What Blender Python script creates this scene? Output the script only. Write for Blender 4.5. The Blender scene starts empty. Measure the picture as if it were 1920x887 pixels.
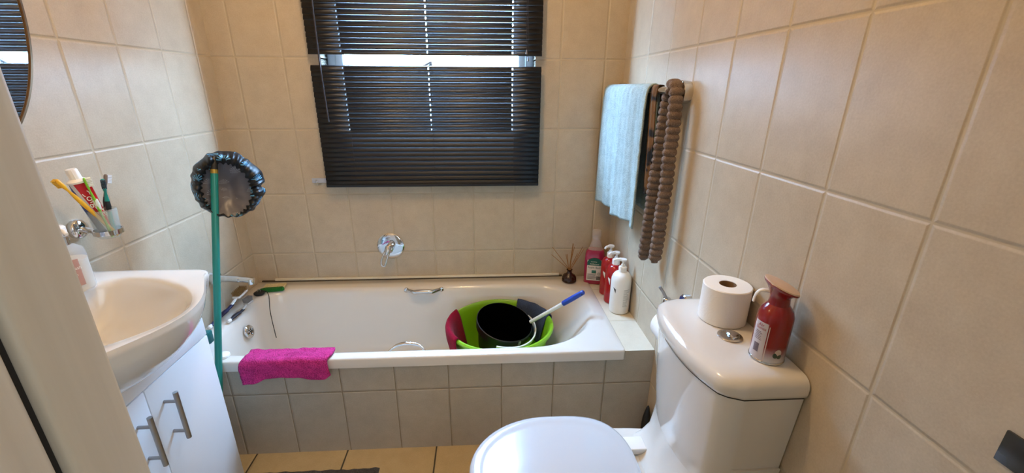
import bpy, bmesh, math, random
from mathutils import Vector, Matrix, noise
random.seed(7)
PI = math.pi
S = bpy.context.scene
COL = S.collection

# ------------------------------------------------------------------ camera
cam_d = bpy.data.cameras.new('camera'); cam = bpy.data.objects.new('camera', cam_d); COL.objects.link(cam)
yaw, pitch, roll = 0.0582736, 0.3457634, 0.0042785
F = Vector((math.sin(yaw)*math.cos(pitch), math.cos(yaw)*math.cos(pitch), -math.sin(pitch)))
R0 = Vector((math.cos(yaw), -math.sin(yaw), 0)); U0 = R0.cross(F)
Rv = R0*math.cos(roll) + U0*math.sin(roll); Uv = -R0*math.sin(roll) + U0*math.cos(roll)
M = Matrix(((Rv.x, Uv.x, -F.x), (Rv.y, Uv.y, -F.y), (Rv.z, Uv.z, -F.z))).to_4x4()
M.translation = Vector((1.145575, -2.030220, 1.362232))
cam.matrix_world = M
cam_d.sensor_width = 36; cam_d.lens = 797.06*36/1920
cam_d.shift_x = 0.004311; cam_d.shift_y = 0.004686
cam_d.clip_start = 0.01
S.camera = cam

# ------------------------------------------------------------------ light and exposure
S.view_settings.view_transform = 'Standard'; S.view_settings.look = 'None'
S.view_settings.gamma = 1; S.view_settings.use_curve_mapping = False
S.view_settings.exposure = 0.0
world = bpy.data.worlds.new('sky'); S.world = world; world.use_nodes = True
world.node_tree.nodes['Background'].inputs[0].default_value = (0.37, 0.63, 1.0, 1)
_wn = world.node_tree; _bg = _wn.nodes['Background']
_tc = _wn.nodes.new('ShaderNodeTexCoord'); _sp = _wn.nodes.new('ShaderNodeSeparateXYZ'); _mr = _wn.nodes.new('ShaderNodeMapRange'); _mr.interpolation_type = 'SMOOTHSTEP'
_wn.links.new(_tc.outputs['Generated'], _sp.inputs[0]); _wn.links.new(_sp.outputs[2], _mr.inputs['Value'])
_mr.inputs['From Min'].default_value = -0.02; _mr.inputs['From Max'].default_value = 0.12
_mr.inputs['To Min'].default_value = 12.0; _mr.inputs['To Max'].default_value = 118.0      # darker ground, bright sky above
_wn.links.new(_mr.outputs[0], _bg.inputs[1])

def area(name, loc, target, sx, sy, power, color):
    d = bpy.data.lights.new(name, 'AREA'); d.shape = 'RECTANGLE'; d.size = sx; d.size_y = sy
    d.energy = power; d.color = color
    o = bpy.data.objects.new(name, d); COL.objects.link(o); o.location = loc
    v = Vector(target) - Vector(loc)
    o.rotation_euler = v.to_track_quat('-Z', 'Y').to_euler()
    return o
pt = area('window_portal', (0.9195, 0.15, 1.60), (0.9195, 0.0, 1.60), 0.93, 0.92, 1.0, (1, 1, 1))   # guides sky sampling through the opening
pt.data.cycles.is_portal = True
LAMP_W = 25.0
HALL_W = 14.0
area('hall_fill_light', (2.2, -3.0, 1.7), (1.1, -2.0, 1.2), 1.2, 1.4, HALL_W, (0.84, 0.92, 1.0))  # unseen fill lamp, added to brighten the door jamb

W = 1.787; PY = -0.682; CEIL = 2.45; FRONT = -1.80; FB = -1.95

# ------------------------------------------------------------------ materials
def lin(c):
    return tuple(x/12.92 if x <= 0.04045 else ((x+0.055)/1.055)**2.4 for x in c)
def hexc(h):
    h = h.lstrip('#'); return lin(tuple(int(h[i:i+2], 16)/255 for i in (0, 2, 4)))
def newmat(name):
    m = bpy.data.materials.new(name); m.use_nodes = True
    nt = m.node_tree; return m, nt, nt.nodes['Principled BSDF']
def N(nt, t, **kw):
    n = nt.nodes.new(t)
    for k, v in kw.items(): setattr(n, k, v)
    return n
def mth(nt, op, a, b=None, c=None):
    n = nt.nodes.new('ShaderNodeMath'); n.operation = op
    for i, v in enumerate((a, b, c)):
        if v is None: continue
        if isinstance(v, (int, float)): n.inputs[i].default_value = v
        else: nt.links.new(v, n.inputs[i])
    return n.outputs[0]
def mixc(nt, f, a, b):
    n = nt.nodes.new('ShaderNodeMix'); n.data_type = 'RGBA'
    for i, v in ((0, f), (6, a), (7, b)):
        if isinstance(v, (int, float)): n.inputs[i].default_value = v
        elif isinstance(v, tuple): n.inputs[i].default_value = v if len(v) == 4 else v + (1,)
        else: nt.links.new(v, n.inputs[i])
    return n.outputs[2]
def simple(name, col, rough=0.5, metal=0.0, bump=0.0, bscale=60, vary=0.0, vscale=8, coat=0.0, sheen=0.0, trans=0.0, ior=1.5, alpha=1.0):
    m, nt, b = newmat(name)
    c = hexc(col) + (1,) if isinstance(col, str) else tuple(col) + (1,)
    b.inputs['Base Color'].default_value = c
    b.inputs['Roughness'].default_value = rough; b.inputs['Metallic'].default_value = metal
    b.inputs['Coat Weight'].default_value = coat; b.inputs['Coat Roughness'].default_value = 0.05
    b.inputs['Sheen Weight'].default_value = sheen
    b.inputs['Transmission Weight'].default_value = trans; b.inputs['IOR'].default_value = ior
    b.inputs['Alpha'].default_value = alpha
    tc = N(nt, 'ShaderNodeTexCoord')
    nz = N(nt, 'ShaderNodeTexNoise'); nz.inputs['Scale'].default_value = vscale; nz.inputs['Detail'].default_value = 5
    nt.links.new(tc.outputs['Object'], nz.inputs['Vector'])
    if vary:
        d = tuple(x*(1-vary) for x in c[:3]) + (1,); e = tuple(min(1, x*(1+vary)) for x in c[:3]) + (1,)
        nt.links.new(mixc(nt, nz.outputs['Fac'], d, e), b.inputs['Base Color'])
    if bump:
        n2 = N(nt, 'ShaderNodeTexNoise'); n2.inputs['Scale'].default_value = bscale; n2.inputs['Detail'].default_value = 4
        nt.links.new(tc.outputs['Object'], n2.inputs['Vector'])
        bp = N(nt, 'ShaderNodeBump'); bp.inputs['Strength'].default_value = bump; bp.inputs['Distance'].default_value = 0.002
        nt.links.new(n2.outputs['Fac'], bp.inputs['Height']); nt.links.new(bp.outputs[0], b.inputs['Normal'])
    return m

def tile_mat(name, ax_u, ax_v, u0, v0, tu, tv, base, light, grout, gw=0.0028, rough=0.42):
    """stoneware tiles laid on a grid measured in metres along two world axes"""
    m, nt, b = newmat(name)
    g = N(nt, 'ShaderNodeNewGeometry'); sx = N(nt, 'ShaderNodeSeparateXYZ')
    nt.links.new(g.outputs['Position'], sx.inputs[0])
    def cell(ax, o, t):
        q = mth(nt, 'DIVIDE', mth(nt, 'SUBTRACT', sx.outputs[ax], o), t)
        fr = mth(nt, 'FRACT', q)
        d = mth(nt, 'MULTIPLY', mth(nt, 'MINIMUM', fr, mth(nt, 'SUBTRACT', 1.0, fr)), t)
        return mth(nt, 'FLOOR', q), d
    cu, du = cell(ax_u, u0, tu); cv, dv = cell(ax_v, v0, tv)
    d = mth(nt, 'MINIMUM', du, dv)
    wob = N(nt, 'ShaderNodeTexNoise'); wob.inputs['Scale'].default_value = 25
    nt.links.new(g.outputs['Position'], wob.inputs['Vector'])
    dd = mth(nt, 'ADD', d, mth(nt, 'MULTIPLY', mth(nt, 'SUBTRACT', wob.outputs['Fac'], 0.5), 0.0012))
    mr = N(nt, 'ShaderNodeMapRange', interpolation_type='SMOOTHSTEP')
    mr.inputs['From Min'].default_value = gw*0.35; mr.inputs['From Max'].default_value = gw*0.85
    nt.links.new(dd, mr.inputs['Value'])
    n1 = N(nt, 'ShaderNodeTexNoise'); n1.inputs['Scale'].default_value = 16; n1.inputs['Detail'].default_value = 8; n1.inputs['Roughness'].default_value = 0.65
    cmb = N(nt, 'ShaderNodeCombineXYZ'); nt.links.new(cu, cmb.inputs[0]); nt.links.new(cv, cmb.inputs[1])
    sc = N(nt, 'ShaderNodeVectorMath', operation='SCALE'); nt.links.new(cmb.outputs[0], sc.inputs[0]); sc.inputs['Scale'].default_value = 3.7
    ad = N(nt, 'ShaderNodeVectorMath', operation='ADD'); nt.links.new(g.outputs['Position'], ad.inputs[0]); nt.links.new(sc.outputs[0], ad.inputs[1])
    nt.links.new(ad.outputs[0], n1.inputs['Vector'])
    n2 = N(nt, 'ShaderNodeTexNoise'); n2.inputs['Scale'].default_value = 230; n2.inputs['Detail'].default_value = 3
    nt.links.new(g.outputs['Position'], n2.inputs['Vector'])
    mr2 = N(nt, 'ShaderNodeMapRange'); mr2.inputs['From Min'].default_value = 0.3; mr2.inputs['From Max'].default_value = 0.7
    nt.links.new(mth(nt, 'ADD', mth(nt, 'MULTIPLY', n1.outputs['Fac'], 0.62), mth(nt, 'MULTIPLY', n2.outputs['Fac'], 0.38)), mr2.inputs['Value'])
    wn = N(nt, 'ShaderNodeTexWhiteNoise', noise_dimensions='2D'); nt.links.new(cmb.outputs[0], wn.inputs['Vector'])
    body = mixc(nt, mr2.outputs[0], hexc(base), hexc(light))
    hs = N(nt, 'ShaderNodeHueSaturation'); nt.links.new(body, hs.inputs['Color'])
    nt.links.new(mth(nt, 'ADD', 0.97, mth(nt, 'MULTIPLY', wn.outputs['Value'], 0.06)), hs.inputs['Value'])
    nt.links.new(mixc(nt, mr.outputs[0], hexc(grout), hs.outputs[0]), b.inputs['Base Color'])
    nt.links.new(mth(nt, 'SUBTRACT', 0.9, mth(nt, 'MULTIPLY', mr.outputs[0], 0.9-rough)), b.inputs['Roughness'])
    edge = N(nt, 'ShaderNodeMapRange', interpolation_type='SMOOTHSTEP'); edge.inputs['From Min'].default_value = gw*0.3; edge.inputs['From Max'].default_value = gw*2.4
    nt.links.new(dd, edge.inputs['Value'])
    h = mth(nt, 'ADD', edge.outputs[0], mth(nt, 'MULTIPLY', n2.outputs['Fac'], 0.05))
    h = mth(nt, 'ADD', h, mth(nt, 'MULTIPLY', n1.outputs['Fac'], 0.15))
    bp = N(nt, 'ShaderNodeBump'); bp.inputs['Strength'].default_value = 0.8; bp.inputs['Distance'].default_value = 0.0022
    nt.links.new(h, bp.inputs['Height']); nt.links.new(bp.outputs[0], b.inputs['Normal'])
    return m
L1 = 1.483108
TB, TL, TG = '#b09f87', '#c5b59c', '#b9a98f'
m_back = tile_mat('beige_tile_back', 0, 2, 0.0975, L1, 0.2, 0.3, TB, TL, TG)
m_left = tile_mat('beige_tile_left', 1, 2, -0.0948, L1, 0.2, 0.3, TB, TL, TG)
m_right = tile_mat('beige_tile_right', 1, 2, -0.0835, L1, 0.2, 0.3, TB, TL, TG)
m_panel = tile_mat('beige_tile_panel', 0, 2, 0.40245, 0.28188, 0.2, 0.3, '#a79a88', '#b9ad9a', '#87775f')
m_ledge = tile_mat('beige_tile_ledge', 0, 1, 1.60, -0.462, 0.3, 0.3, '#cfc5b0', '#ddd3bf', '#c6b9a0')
m_floor = tile_mat('floor_tile', 0, 1, 0.239, -0.60, 0.351, 0.351, '#b39a6e', '#c6ae82', '#3d3528', gw=0.005, rough=0.35)
m_white_wall = simple('white_paint', '#e8e4da', 0.8, bump=0.1)
m_ceil = simple('ceiling_paint', '#efece4', 0.85)
m_cer = simple('white_ceramic', '#dfdad2', 0.12, coat=0.6)
m_acr = simple('white_acrylic', '#dbd4ca', 0.14, coat=0.5)
m_mela = simple('white_melamine', '#e6e6e8', 0.38, bump=0.05, bscale=300)
m_chrome = simple('chrome', (0.66, 0.66, 0.67), 0.07, 1.0)
m_steel = simple('brushed_steel', (0.36, 0.34, 0.33), 0.34, 1.0)
m_dark = simple('dark_gap', '#1d1a17', 0.8)
m_blackp = simple('black_plastic', '#141416', 0.42)
m_blackin = simple('black_plastic_shaded', '#030303', 1.0)  # bucket's inner shade painted in: blacker, glossless copy of the plastic
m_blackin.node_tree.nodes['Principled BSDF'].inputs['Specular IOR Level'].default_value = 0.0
m_whitep = simple('white_plastic', '#efece8', 0.3)
m_wood = None
def wood_grain():
    m, nt, b = newmat('pale_grained_jamb')
    g = N(nt, 'ShaderNodeNewGeometry'); mp = N(nt, 'ShaderNodeMapping'); mp.inputs['Scale'].default_value = (55, 55, 1.6)
    nt.links.new(g.outputs['Position'], mp.inputs[0])
    nz = N(nt, 'ShaderNodeTexNoise'); nz.inputs['Scale'].default_value = 1.6; nz.inputs['Detail'].default_value = 5
    nt.links.new(mp.outputs[0], nz.inputs['Vector'])
    nt.links.new(mixc(nt, nz.outputs['Fac'], hexc('#b5a892'), hexc('#d2c7b4')), b.inputs['Base Color'])
    b.inputs['Roughness'].default_value = 0.5
    bp = N(nt, 'ShaderNodeBump'); bp.inputs['Strength'].default_value = 0.35; bp.inputs['Distance'].default_value = 0.0012
    nt.links.new(nz.outputs['Fac'], bp.inputs['Height']); nt.links.new(bp.outputs[0], b.inputs['Normal'])
    return m
m_wood = wood_grain()

# ------------------------------------------------------------------ mesh helpers
def finish(name, bm, mat, parent=None, angle=40, sub=0):
    bmesh.ops.remove_doubles(bm, verts=bm.verts, dist=1e-6)
    bmesh.ops.recalc_face_normals(bm, faces=bm.faces)
    a = math.radians(angle)
    for f in bm.faces: f.smooth = True
    for e in bm.edges:
        if len(e.link_faces) == 2: e.smooth = e.calc_face_angle(0) < a
    me = bpy.data.meshes.new(name); bm.to_mesh(me); bm.free()
    mats = mat if isinstance(mat, (list, tuple)) else [mat]
    for mm in mats: me.materials.append(mm)
    o = bpy.data.objects.new(name, me); COL.objects.link(o)
    if parent: o.parent = parent
    if sub:
        s = o.modifiers.new('s', 'SUBSURF'); s.levels = sub; s.render_levels = sub
    return o
def tag(o, label, cat, group=None, kind=None):
    if label: o['label'] = label
    if cat: o['category'] = cat
    if group: o['group'] = group
    if kind: o['kind'] = kind
    return o
def struct(name, bm, mat, parent=None, **k):
    o = finish(name, bm, mat, parent, **k)
    if not parent: o['kind'] = 'structure'
    return o
def thing(name, label, cat, loc=(0, 0, 0), rz=0.0, group=None):
    o = bpy.data.objects.new(name, None); o.empty_display_size = 0.05; COL.objects.link(o)
    o.location = loc; o.rotation_euler = (0, 0, rz)
    return tag(o, label, cat, group)
def cast(me_bm, fn):
    for v in me_bm.verts: v.co = Vector(fn(v.co))
    return me_bm
def box(bm, x0, x1, y0, y1, z0, z1, bev=0.0, seg=2, mi=0, M=None):
    r = bmesh.ops.create_cube(bm, size=1.0)
    vs = r['verts']
    for v in vs:
        v.co = Vector(((x0+x1)/2 + v.co.x*(x1-x0), (y0+y1)/2 + v.co.y*(y1-y0), (z0+z1)/2 + v.co.z*(z1-z0)))
    fs = set(f for v in vs for f in v.link_faces)
    if bev:
        es = list(set(e for v in vs for e in v.link_edges))
        rr = bmesh.ops.bevel(bm, geom=es, offset=bev, segments=seg, profile=0.5, affect='EDGES')
        fs = set(rr['faces']) | set(f for f in bm.faces if any(v in set(rr['verts']) for v in f.verts))
    for f in fs:
        if f.is_valid: f.material_index = mi
    if M is not None:
        for v in set(v for f in fs if f.is_valid for v in f.verts): v.co = M @ v.co
    return bm
def loft(bm, rings, cap0=True, cap1=True, closed=True, mi=0):
    rv = [[bm.verts.new(p) for p in r] for r in rings]
    n = len(rings[0]); fs = []
    for a, b in zip(rv, rv[1:]):
        for i in range(n if closed else n-1):
            j = (i+1) % n
            try: fs.append(bm.faces.new((a[i], a[j], b[j], b[i])))
            except ValueError: pass
    if cap0: fs.append(bm.faces.new(rv[0][::-1]))
    if cap1: fs.append(bm.faces.new(rv[-1]))
    for f in fs: f.material_index = mi
    return rv
def lathe(bm, prof, n=40, M=None, cap0=False, cap1=False, mi=0, wob=None):
    """prof: list of (r, z)"""
    rings = []
    for k, (r, z) in enumerate(prof):
        ring = []
        for i in range(n):
            t = 2*PI*i/n; rr = max(r, 1e-5)
            if wob: rr = wob(rr, t, z)
            p = Vector((rr*math.cos(t), rr*math.sin(t), z))
            ring.append(M @ p if M is not None else p)
        rings.append(ring)
    return loft(bm, rings, cap0 or prof[0][0] > 1e-4 and cap0, cap1, True, mi)
def tube(bm, pts, r, n=12, cap=True, mi=0, flat=1.0):
    pts = [Vector(p) for p in pts]; m = len(pts)
    rs = r if isinstance(r, (list, tuple)) else [r]*m
    tans = [(pts[min(i+1, m-1)] - pts[max(i-1, 0)]).normalized() for i in range(m)]
    up = Vector((0, 0, 1)) if abs(tans[0].z) < 0.9 else Vector((1, 0, 0))
    nrm = tans[0].cross(up).normalized(); rings = []
    for i in range(m):
        if i: nrm = (nrm - tans[i]*nrm.dot(tans[i])).normalized()
        b = tans[i].cross(nrm)
        rings.append([pts[i] + (nrm*math.cos(2*PI*k/n) + b*math.sin(2*PI*k/n)*flat)*rs[i] for k in range(n)])
    loft(bm, rings, cap, cap, True, mi)
    return bm
def bez(pts, n=8):
    """catmull-rom through points"""
    P = [Vector(p) for p in pts]; out = []
    for i in range(len(P)-1):
        a = P[max(i-1, 0)]; b = P[i]; c = P[i+1]; d = P[min(i+2, len(P)-1)]
        for k in range(n):
            t = k/n
            out.append(0.5*((2*b) + (c-a)*t + (2*a-5*b+4*c-d)*t*t + (3*b-3*c+d-a)*t**3))
    out.append(P[-1]); return out
def rrect(x0, x1, y0, y1, rad, n=8, z=0.0):
    """counter-clockwise rounded rectangle; rad = (near-left, near-right, far-right, far-left)"""
    if isinstance(rad, (int, float)): rad = (rad,)*4
    cs = [(x0+rad[0], y0+rad[0], PI, rad[0]), (x1-rad[1], y0+rad[1], 1.5*PI, rad[1]), (x1-rad[2], y1-rad[2], 0, rad[2]), (x0+rad[3], y1-rad[3], 0.5*PI, rad[3])]
    out = []
    for cx, cy, a0, r in cs:
        for k in range(n+1):
            a = a0 + 0.5*PI*k/n
            out.append(Vector((cx + r*math.cos(a), cy + r*math.sin(a), z)))
    return out
def text_obj(name, txt, size, M, mat, parent, extrude=0.0002, align='CENTER', wrap=None, sx=1.0):
    c = bpy.data.curves.new(name, 'FONT'); c.body = txt; c.size = size; c.extrude = extrude if not wrap else 0
    c.align_x = align; c.align_y = 'CENTER'; c.resolution_u = 3
    t = bpy.data.objects.new(name, c); COL.objects.link(t)
    bpy.context.view_layer.update()
    dg = bpy.context.evaluated_depsgraph_get()
    me = bpy.data.meshes.new_from_object(t.evaluated_get(dg))
    bpy.data.objects.remove(t)
    me.name = name
    for v in me.vertices:
        v.co.x *= sx
        if wrap: # wrap round a vertical cylinder: x becomes an arc
            r, a0 = wrap; a = a0 + v.co.x/r; v.co = Vector((r*math.cos(a), r*math.sin(a), v.co.y))
        v.co = M @ v.co
    me.materials.clear(); me.materials.append(mat)
    o = bpy.data.objects.new(name, me); COL.objects.link(o); o.parent = parent
    return o
def T(x, y, z): return Matrix.Translation((x, y, z))
def RX(a): return Matrix.Rotation(a, 4, 'X')
def RY(a): return Matrix.Rotation(a, 4, 'Y')
def RZ(a): return Matrix.Rotation(a, 4, 'Z')
def arc_patch(bm, r, a0, a1, z0, z1, n=16, mi=0, th=0.0004):
    rings = []
    for k in range(n+1):
        a = a0 + (a1-a0)*k/n; c, s = math.cos(a), math.sin(a)
        rings.append([Vector((r*c, r*s, z0)), Vector((r*c, r*s, z1)), Vector(((r+th)*c, (r+th)*s, z1)), Vector(((r+th)*c, (r+th)*s, z0))])
    loft(bm, rings, True, True, True, mi)

# ------------------------------------------------------------------ room shell
OX0, OX1, OZ0, OZ1 = 0.455, 1.384, 1.14, 2.06   # window opening
bm = bmesh.new()
for a in ((-0.12, OX0, 0, 0.16, 0, CEIL), (OX1, W+0.12, 0, 0.16, 0, CEIL), (OX0, OX1, 0, 0.16, 0, OZ0), (OX0, OX1, 0, 0.16, OZ1, CEIL)): box(bm, *a)
struct('wall_back', bm, m_back)
bm = bmesh.new(); box(bm, -0.12, 0, FRONT, 0, 0, CEIL); struct('wall_left', bm, m_left)
bm = bmesh.new(); box(bm, W, W+0.12, FRONT, 0, 0, CEIL); struct('wall_right', bm, m_right)
bm = bmesh.new(); box(bm, -0.12, W+1.3, FB-2.2, 0.16, -0.08, 0); struct('floor', bm, m_floor)
bm = bmesh.new(); box(bm, -0.12, W+1.3, FB-2.2, 0.16, CEIL, CEIL+0.08); struct('ceiling', bm, m_ceil)
JX0, JX1, JZ = 0.9170, 1.70, 2.06
bm = bmesh.new()
box(bm, -0.12, JX0-0.03, FB+0.004, FRONT, 0, CEIL); box(bm, JX1+0.03, W+1.3, FB+0.004, FRONT, 0, CEIL); box(bm, JX0-0.03, JX1+0.03, FB+0.004, FRONT, JZ+0.03, CEIL)
struct('wall_front', bm, m_white_wall)
bm = bmesh.new(); box(bm, -0.2, -0.12, FB-2.2, FRONT, 0, CEIL); struct('wall_hall_left', bm, m_white_wall)
bm = bmesh.new(); box(bm, W+1.3, W+1.38, FB-2.2, FRONT, 0, CEIL); struct('wall_hall_right', bm, m_white_wall)
bm = bmesh.new(); box(bm, -0.12, W+1.3, FB-2.28, FB-2.2, 0, CEIL); struct('wall_hall_end', bm, m_white_wall)

# window reveal is lined by the frame
wd = thing('window_1', None, None, (0, 0, 0)); wd['kind'] = 'structure'
m_frame = simple('white_window_frame', '#e9eef2', 0.35)
bm = bmesh.new(); fy0, fy1 = 0.085, 0.13
for a in ((OX0, OX0+0.035, fy0, fy1, OZ0, OZ1), (OX1-0.035, OX1, fy0, fy1, OZ0, OZ1), (OX0+0.035, OX1-0.035, fy0, fy1, OZ0, OZ0+0.035), (OX0+0.035, OX1-0.035, fy0, fy1, OZ1-0.035, OZ1)): box(bm, *a, bev=0.003)
finish('window_frame', bm, m_frame, wd)
bm = bmesh.new(); x0, x1, z0, z1 = OX0+0.038, OX1-0.038, OZ0+0.038, OZ1-0.038
for a in ((x0, x0+0.03, 0.075, 0.115, z0, z1), (x1-0.03, x1, 0.075, 0.115, z0, z1), (x0+0.03, x1-0.03, 0.075, 0.115, z0, z0+0.03), (x0+0.03, x1-0.03, 0.075, 0.115, z1-0.03, z1)): box(bm, *a, bev=0.003)
finish('sash', bm, m_frame, wd)
bm = bmesh.new(); box(bm, x0+0.028, x1-0.028, 0.093, 0.097, z0+0.028, z1-0.028)
mg, nt, b = newmat('window_glass')
tr = N(nt, 'ShaderNodeBsdfTransparent'); gl = N(nt, 'ShaderNodeBsdfGlossy'); gl.inputs['Roughness'].default_value = 0.02
mx = N(nt, 'ShaderNodeMixShader'); mx.inputs[0].default_value = 0.06
nt.links.new(tr.outputs[0], mx.inputs[1]); nt.links.new(gl.outputs[0], mx.inputs[2]); nt.links.new(mx.outputs[0], nt.nodes['Material Output'].inputs[0])
finish('pane', bm, mg, wd)
bm = bmesh.new()   # casement handle seen in the gap between the slats
box(bm, 0.905, 0.925, 0.05, 0.075, 1.455, 1.475, 0.003); tube(bm, [(0.915, 0.045, 1.468), (0.885, 0.040, 1.452), (0.86, 0.040, 1.44)], 0.006)
finish('window_handle', bm, m_steel, wd)
bm = bmesh.new(); box(bm, OX0, OX1, 0.0, 0.085, OZ0-0.0, OZ0+0.006)
finish('window_sill', bm, m_back, wd)

# bath surround: tiled front panel and right hand ledge
bm = bmesh.new()
box(bm, 0.0, 1.6735, PY, PY+0.03, 0, 0.394)
box(bm, 1.6735, W, PY, 0.0, 0, 0.4265)
for f in bm.faces:
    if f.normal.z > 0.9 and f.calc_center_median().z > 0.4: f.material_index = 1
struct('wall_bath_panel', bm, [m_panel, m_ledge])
bm = bmesh.new()
box(bm, 0.085, 1.535, -0.011, 0.0, 0.4385, 0.450, 0.002)
struct('trim_1', bm, simple('cream_sealing_strip', '#ddd3bd', 0.35))
bm = bmesh.new()
box(bm, 0.02, 1.55, -0.0095, 0.0, 0.4340, 0.4388)
struct('trim_2', bm, simple('dark_seal', '#4a3c2c', 0.8))

# door jamb the photographer stands beside
dr = thing('door_1', None, None); dr['kind'] = 'structure'
def jamb(xa, sgn):
    bm = bmesh.new()
    # reveal board, rounded arris towards the room
    x1 = xa; x0 = xa - sgn*0.03
    a, b_ = min(x0, x1), max(x0, x1)
    box(bm, a, b_, FRONT-0.0385, FRONT+0.004, 0, JZ, 0.004, 3)
    finish('jamb_board', bm, m_wood, dr)
    bm = bmesh.new(); box(bm, a-0.0 if sgn > 0 else a+0.006, b_-0.006 if sgn > 0 else b_, FRONT-0.0440, FRONT-0.0390, 0, JZ)
    finish('shadow_groove', bm, m_dark, dr)
    bm = bmesh.new(); box(bm, a, b_, FB+0.0, FRONT-0.0445, 0, JZ, 0.004, 3)
    finish('jamb_board', bm, m_wood, dr)
    bm = bmesh.new(); c0, c1 = (a-0.05, a) if sgn > 0 else (b_, b_+0.05)
    box(bm, c0, c1, FRONT, FRONT+0.012, 0, JZ+0.05, 0.003)
    finish('architrave', bm, m_wood, dr)
jamb(JX0, 1); jamb(JX1, -1)
bm = bmesh.new(); box(bm, JX0, JX1, FB, FRONT+0.006, JZ, JZ+0.03, 0.004); finish('head_board', bm, m_wood, dr)

# ceiling lamp
lp = thing('ceiling_lamp', 'round frosted ceiling lamp with chrome rim above the middle of the room', 'lamp', (0.90, -0.98, CEIL))
bm = bmesh.new(); lathe(bm, [(0, 0), (0.13, 0), (0.135, -0.01), (0.13, -0.03), (0, -0.03)], 40, cap0=False); finish('base', bm, m_chrome, lp)
bm = bmesh.new(); lathe(bm, [(0.115, -0.03), (0.118, -0.045), (0.10, -0.075), (0.06, -0.095), (0, -0.10)], 40)
mo, nt, b = newmat('lamp_glass'); b.inputs['Base Color'].default_value = (1, .9, .75, 1); b.inputs['Emission Color'].default_value = (1, .72, .42, 1); b.inputs['Emission Strength'].default_value = 6
finish('lamp_shade', bm, mo, lp)
ld = bpy.data.lights.new('lamp_bulb', 'POINT'); ld.energy = LAMP_W; ld.color = (1.0, 0.68, 0.36); ld.shadow_soft_size = 0.05
lo = bpy.data.objects.new('lamp_bulb', ld); COL.objects.link(lo); lo.location = (0, 0, -0.16); lo.parent = lp

# ------------------------------------------------------------------ venetian blind
bl = thing('venetian_blind', 'black aluminium venetian blind hanging closed over the window with one open strip', 'blind', (0, 0, 0))
m_slat = simple('black_slat', '#0f0e12', 0.45)
def slats(z_from, z_to, pitch, tilt, holes_to=1.165, yc=-0.041):
    bm = bmesh.new(); z = z_from; X0, X1 = 0.421, 1.4065; hw = 0.0045
    xs = [X0]
    for c in (0.555, 0.917, 1.2795): xs += [c-hw/2, c+hw/2]
    xs.append(X1)
    n = 6; wdt = 0.0255; k = 0
    while z > z_to:
        jit = random.uniform(-0.0004, 0.0004); tl = tilt + random.uniform(-0.02, 0.02)
        rows = []
        for i in range(n+1):
            s = (i/n-0.5)
            c = 0.0022*(1-(2*s)**2)      # camber
            y = s*wdt; zz = c
            yy = y*math.cos(tl) - zz*math.sin(tl); z2 = y*math.sin(tl) + zz*math.cos(tl)
            rows.append((yc+yy, z+jit+z2))
        grid = [[bm.verts.new((x, r[0], r[1] + 0.0004*math.sin(x*2+k))) for x in xs] for r in rows]
        for i in range(n):
            for j in range(len(xs)-1):
                if j % 2 == 1 and i in (2, 3) and z > holes_to: continue
                bm.faces.new((grid[i][j], grid[i][j+1], grid[i+1][j+1], grid[i+1][j]))
        z -= pitch; k += 1
    return bm
def slat_part(bm):
    o = finish('slats', bm, m_slat, bl, angle=60)
    sd = o.modifiers.new('t', 'SOLIDIFY'); sd.thickness = 0.0005
    return o
TILT = math.radians(67)
slat_part(slats(2.085, 1.50, 0.0215, TILT))
slat_part(slats(1.4395, 0.945, 0.0213, TILT))
bm = bmesh.new(); box(bm, 0.421, 1.4065, -0.052, -0.030, 0.9265, 0.9405, 0.003); finish('bottom_rail', bm, m_slat, bl)
bm = bmesh.new(); box(bm, 0.421, 1.4065, -0.060, -0.018, 2.10, 2.135, 0.002); finish('headrail', bm, m_slat, bl)
m_cord = simple('dark_cord', '#2a2528', 0.8)
for c in (0.555, 0.917, 1.2795):
    bm = bmesh.new(); tube(bm, [(c+0.007, -0.0555, 2.10), (c+0.007, -0.0555, 0.94)], 0.0008, 6); tube(bm, [(c+0.007, -0.026, 2.10), (c+0.007, -0.026, 0.94)], 0.0008, 6)
    z = 2.08
    finish('ladder_cord', bm, m_cord, bl)
bm = bmesh.new(); tube(bm, bez([(0.478, -0.064, 2.10), (0.472, -0.066, 1.6), (0.470, -0.063, 1.42), (0.474, -0.061, 1.22)]), 0.0035, 8); finish('tilt_wand', bm, m_cord, bl)
bm = bmesh.new(); tube(bm, [(1.331, -0.060, 2.10), (1.338, -0.062, 1.51)], 0.001, 6); tube(bm, [(1.336, -0.060, 2.10), (1.345, -0.062, 1.48)], 0.001, 6)
finish('lift_cord', bm, m_cord, bl)
for x, z in ((1.338, 1.500), (1.345, 1.472)):
    bm = bmesh.new(); lathe(bm, [(0.0005, 0.016), (0.002, 0.015), (0.0045, 0), (0.003, -0.002), (0.0005, -0.002)], 14, T(x, -0.062, z)); finish('cord_tassel', bm, simple('grey_tassel', '#6d6a70', 0.5), bl)
bk = thing('blind_bracket', 'small pale grey hold-down bracket on the tiles beside the lower left blind corner', 'bracket', (0.372, 0, 0.950))
m_pgrey = simple('pale_grey_plastic', '#aeb2bd', 0.4)
bm = bmesh.new(); box(bm, -0.029, 0.045, -0.010, 0, -0.010, 0.012, 0.001); finish('plate', bm, m_pgrey, bk)
bm = bmesh.new(); box(bm, -0.010, 0.0, -0.012, -0.010, -0.006, 0.004, 0.001); tube(bm, [(-0.005, -0.012, -0.004), (-0.004, -0.018, -0.012), (-0.002, -0.018, -0.020)], 0.002, 8); finish('hook', bm, m_chrome, bk)

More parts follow.
